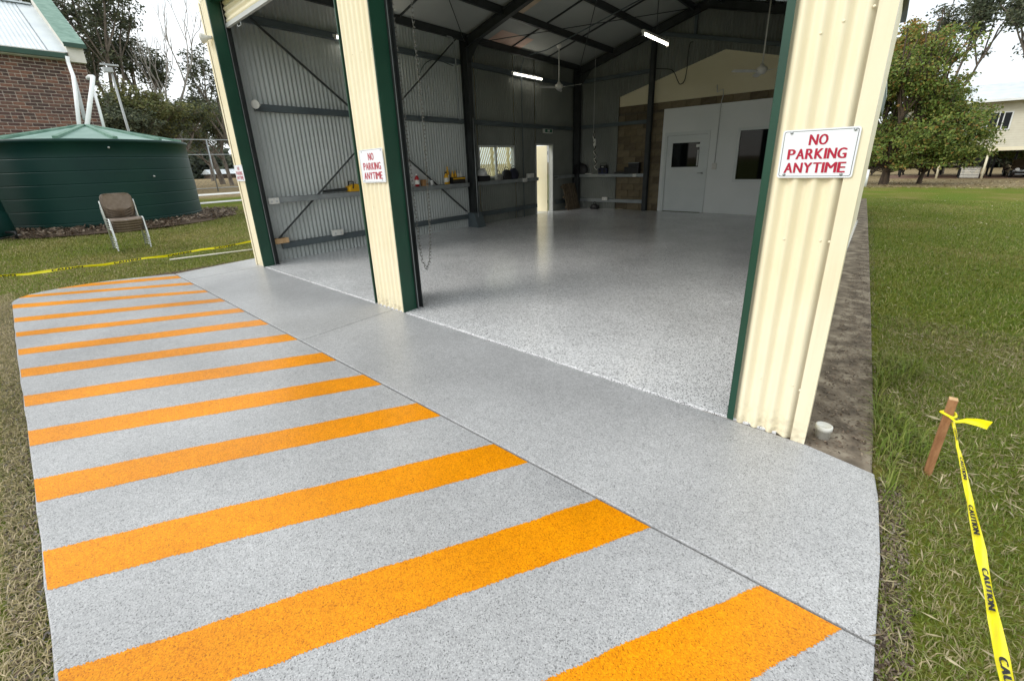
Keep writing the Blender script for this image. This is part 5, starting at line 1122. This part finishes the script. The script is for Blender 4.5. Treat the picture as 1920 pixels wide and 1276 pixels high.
def litter(n, xr, yr, size, cols, seed, wt=None, name='leaf_litter', zoff=.012, flat=.25, asp=.5):
    rng = np.random.default_rng(seed); x = rng.uniform(*xr, n); y = rng.uniform(*yr, n); k_ = np.ones(n, bool) if wt is None else (rng.random(n) < wt(x, y)); x, y = x[k_], y[k_]; n = len(x)
    z = np.array([gz(a_, b__) for a_, b__ in zip(x, y)])+zoff*rng.uniform(.5, 2, n) if not isinstance(zoff, tuple) else zoff[0]+zoff[1]*rng.random(n)
    a_ = rng.uniform(0, 2*np.pi, n); el = rng.normal(0, flat, n); d_ = np.stack([np.cos(a_)*np.cos(el), np.sin(a_)*np.cos(el), np.sin(el)], 1); s_ = np.stack([-np.sin(a_), np.cos(a_), rng.normal(0, flat, n)], 1)
    L_ = (size*rng.uniform(.5, 1.5, n))[:, None]; P_ = np.stack([x, y, z], 1)
    V_ = np.stack([P_-d_*L_*.5, P_+s_*L_*asp*.5, P_+d_*L_*.5, P_-s_*L_*asp*.5], 1).reshape(-1, 3); C_ = np.array(cols)[rng.integers(0, len(cols), n)]*(.7+.6*rng.random(n))[:, None]
    return kind(npmesh(name, V_, np.arange(n*4).reshape(n, 4), None, m_blade, np.repeat(C_, 4, 0)), 'stuff')
BR = [(.11,.075,.05),(.17,.12,.085),(.07,.05,.035),(.24,.18,.13),(.30,.24,.18)]
litter(7000, (-.05,.25), (2.56,14), .018, BR, 201, lambda x, y: np.clip((1.2-.06*y), .1, 1)*(x < .25-.016*(y-2.5)-.0), 'leaf_litter', (-.013,.006), .2, .4)['label'] = 'brown leaf litter on the concrete strip'
litter(5200, (.262,.36), (-.3,2.5), .020, BR+[(.35,.31,.25)], 202, None, 'dead_grass', .006, .3, .3)['label'] = 'dead grass and soil along the right slab edge'
litter(9000, (-8.8,-1.0), (-.40,-.288), .020, BR+[(.28,.25,.22),(.2,.19,.18)], 203, None, 'dead_grass', .006, .3, .3)['label'] = 'dead grass and soil along the near slab edge'
litter(500, (.3,6), (2,26), .05, [(.45,.40,.24),(.5,.44,.30)], 204, None, 'fallen_leaves', .03, .3, .5)['label'] = 'pale fallen leaves scattered on the lawn'
litter(1800, (-6,10), (34,48), .12, [(.35,.28,.14),(.28,.19,.10),(.40,.34,.2)], 205, None, 'fallen_leaves', .02, .3, .6)['label'] = 'fallen leaves on the bare ground by the house'
def mulch_w(x, y):
    r_ = np.hypot(x-TC.x, y-TC.y); return (r_ > TR-.05) & (r_ < TR+.9+.2*np.sin(np.arctan2(y-TC.y,x-TC.x)*9))
mo = litter(22000, (TC.x-1,TC.x+4.0), (TC.y-4.0,TC.y+4.0), .085, BR, 206, mulch_w, 'bark_mulch', .075, .45, .4); mo['label'] = 'brown bark mulch around the foot of the tank'
mb = MB(); N = 60
mb.lathe((TC.x,TC.y,TZ+.05), [(TR-.1,.07),(TR+.5,.06),(TR+.95,.0)], 60); kind(mb.build('mulch_bed', m_soil), 'structure')

# far wood behind the paddocks: reads as one mass
def far_wood(name, label, az0, az1, dist, h_, n, seed):
    rng = np.random.default_rng(seed); a_ = rng.uniform(az0, az1, n); d_ = dist*rng.uniform(.94, 1.1, n)
    top = h_*(.62+.25*np.sin(a_*31+seed)+.13*np.sin(a_*77+1)+.12*np.sin(a_*151)); z = -1+(top+1)*rng.random(n)**.8
    P_ = np.stack([np.sin(a_)*d_, np.cos(a_)*d_, z], 1); V_, Q_, C_ = leaves(P_, 1.3, [(.075,.095,.06),(.10,.115,.07),(.065,.08,.05)], rng, .2, .7)
    o = kind(npmesh(name, V_, Q_, None, m_leaf, C_), 'stuff'); o['label'] = label
far_wood('distant_wood', 'distant band of trees beyond the left paddock', math.radians(-100), math.radians(-60), 130, 9, 26000, 5)
far_wood('distant_wood', 'distant band of trees behind the stilt house', math.radians(-14), math.radians(22), 105, 10, 20000, 6)

litter(9000, (.26,2.4), (.2,5.0), .045, [(.42,.36,.22),(.34,.28,.16),(.50,.43,.28),(.22,.17,.10)], 207, lambda x, y: .35+.65*(np.sin(x*3.1+y*2.2)+np.sin(x*1.3-y*3.7) > .2), 'straw_thatch', .022, .35, .10)['label'] = 'dry straw thatch between the grass blades on the right'
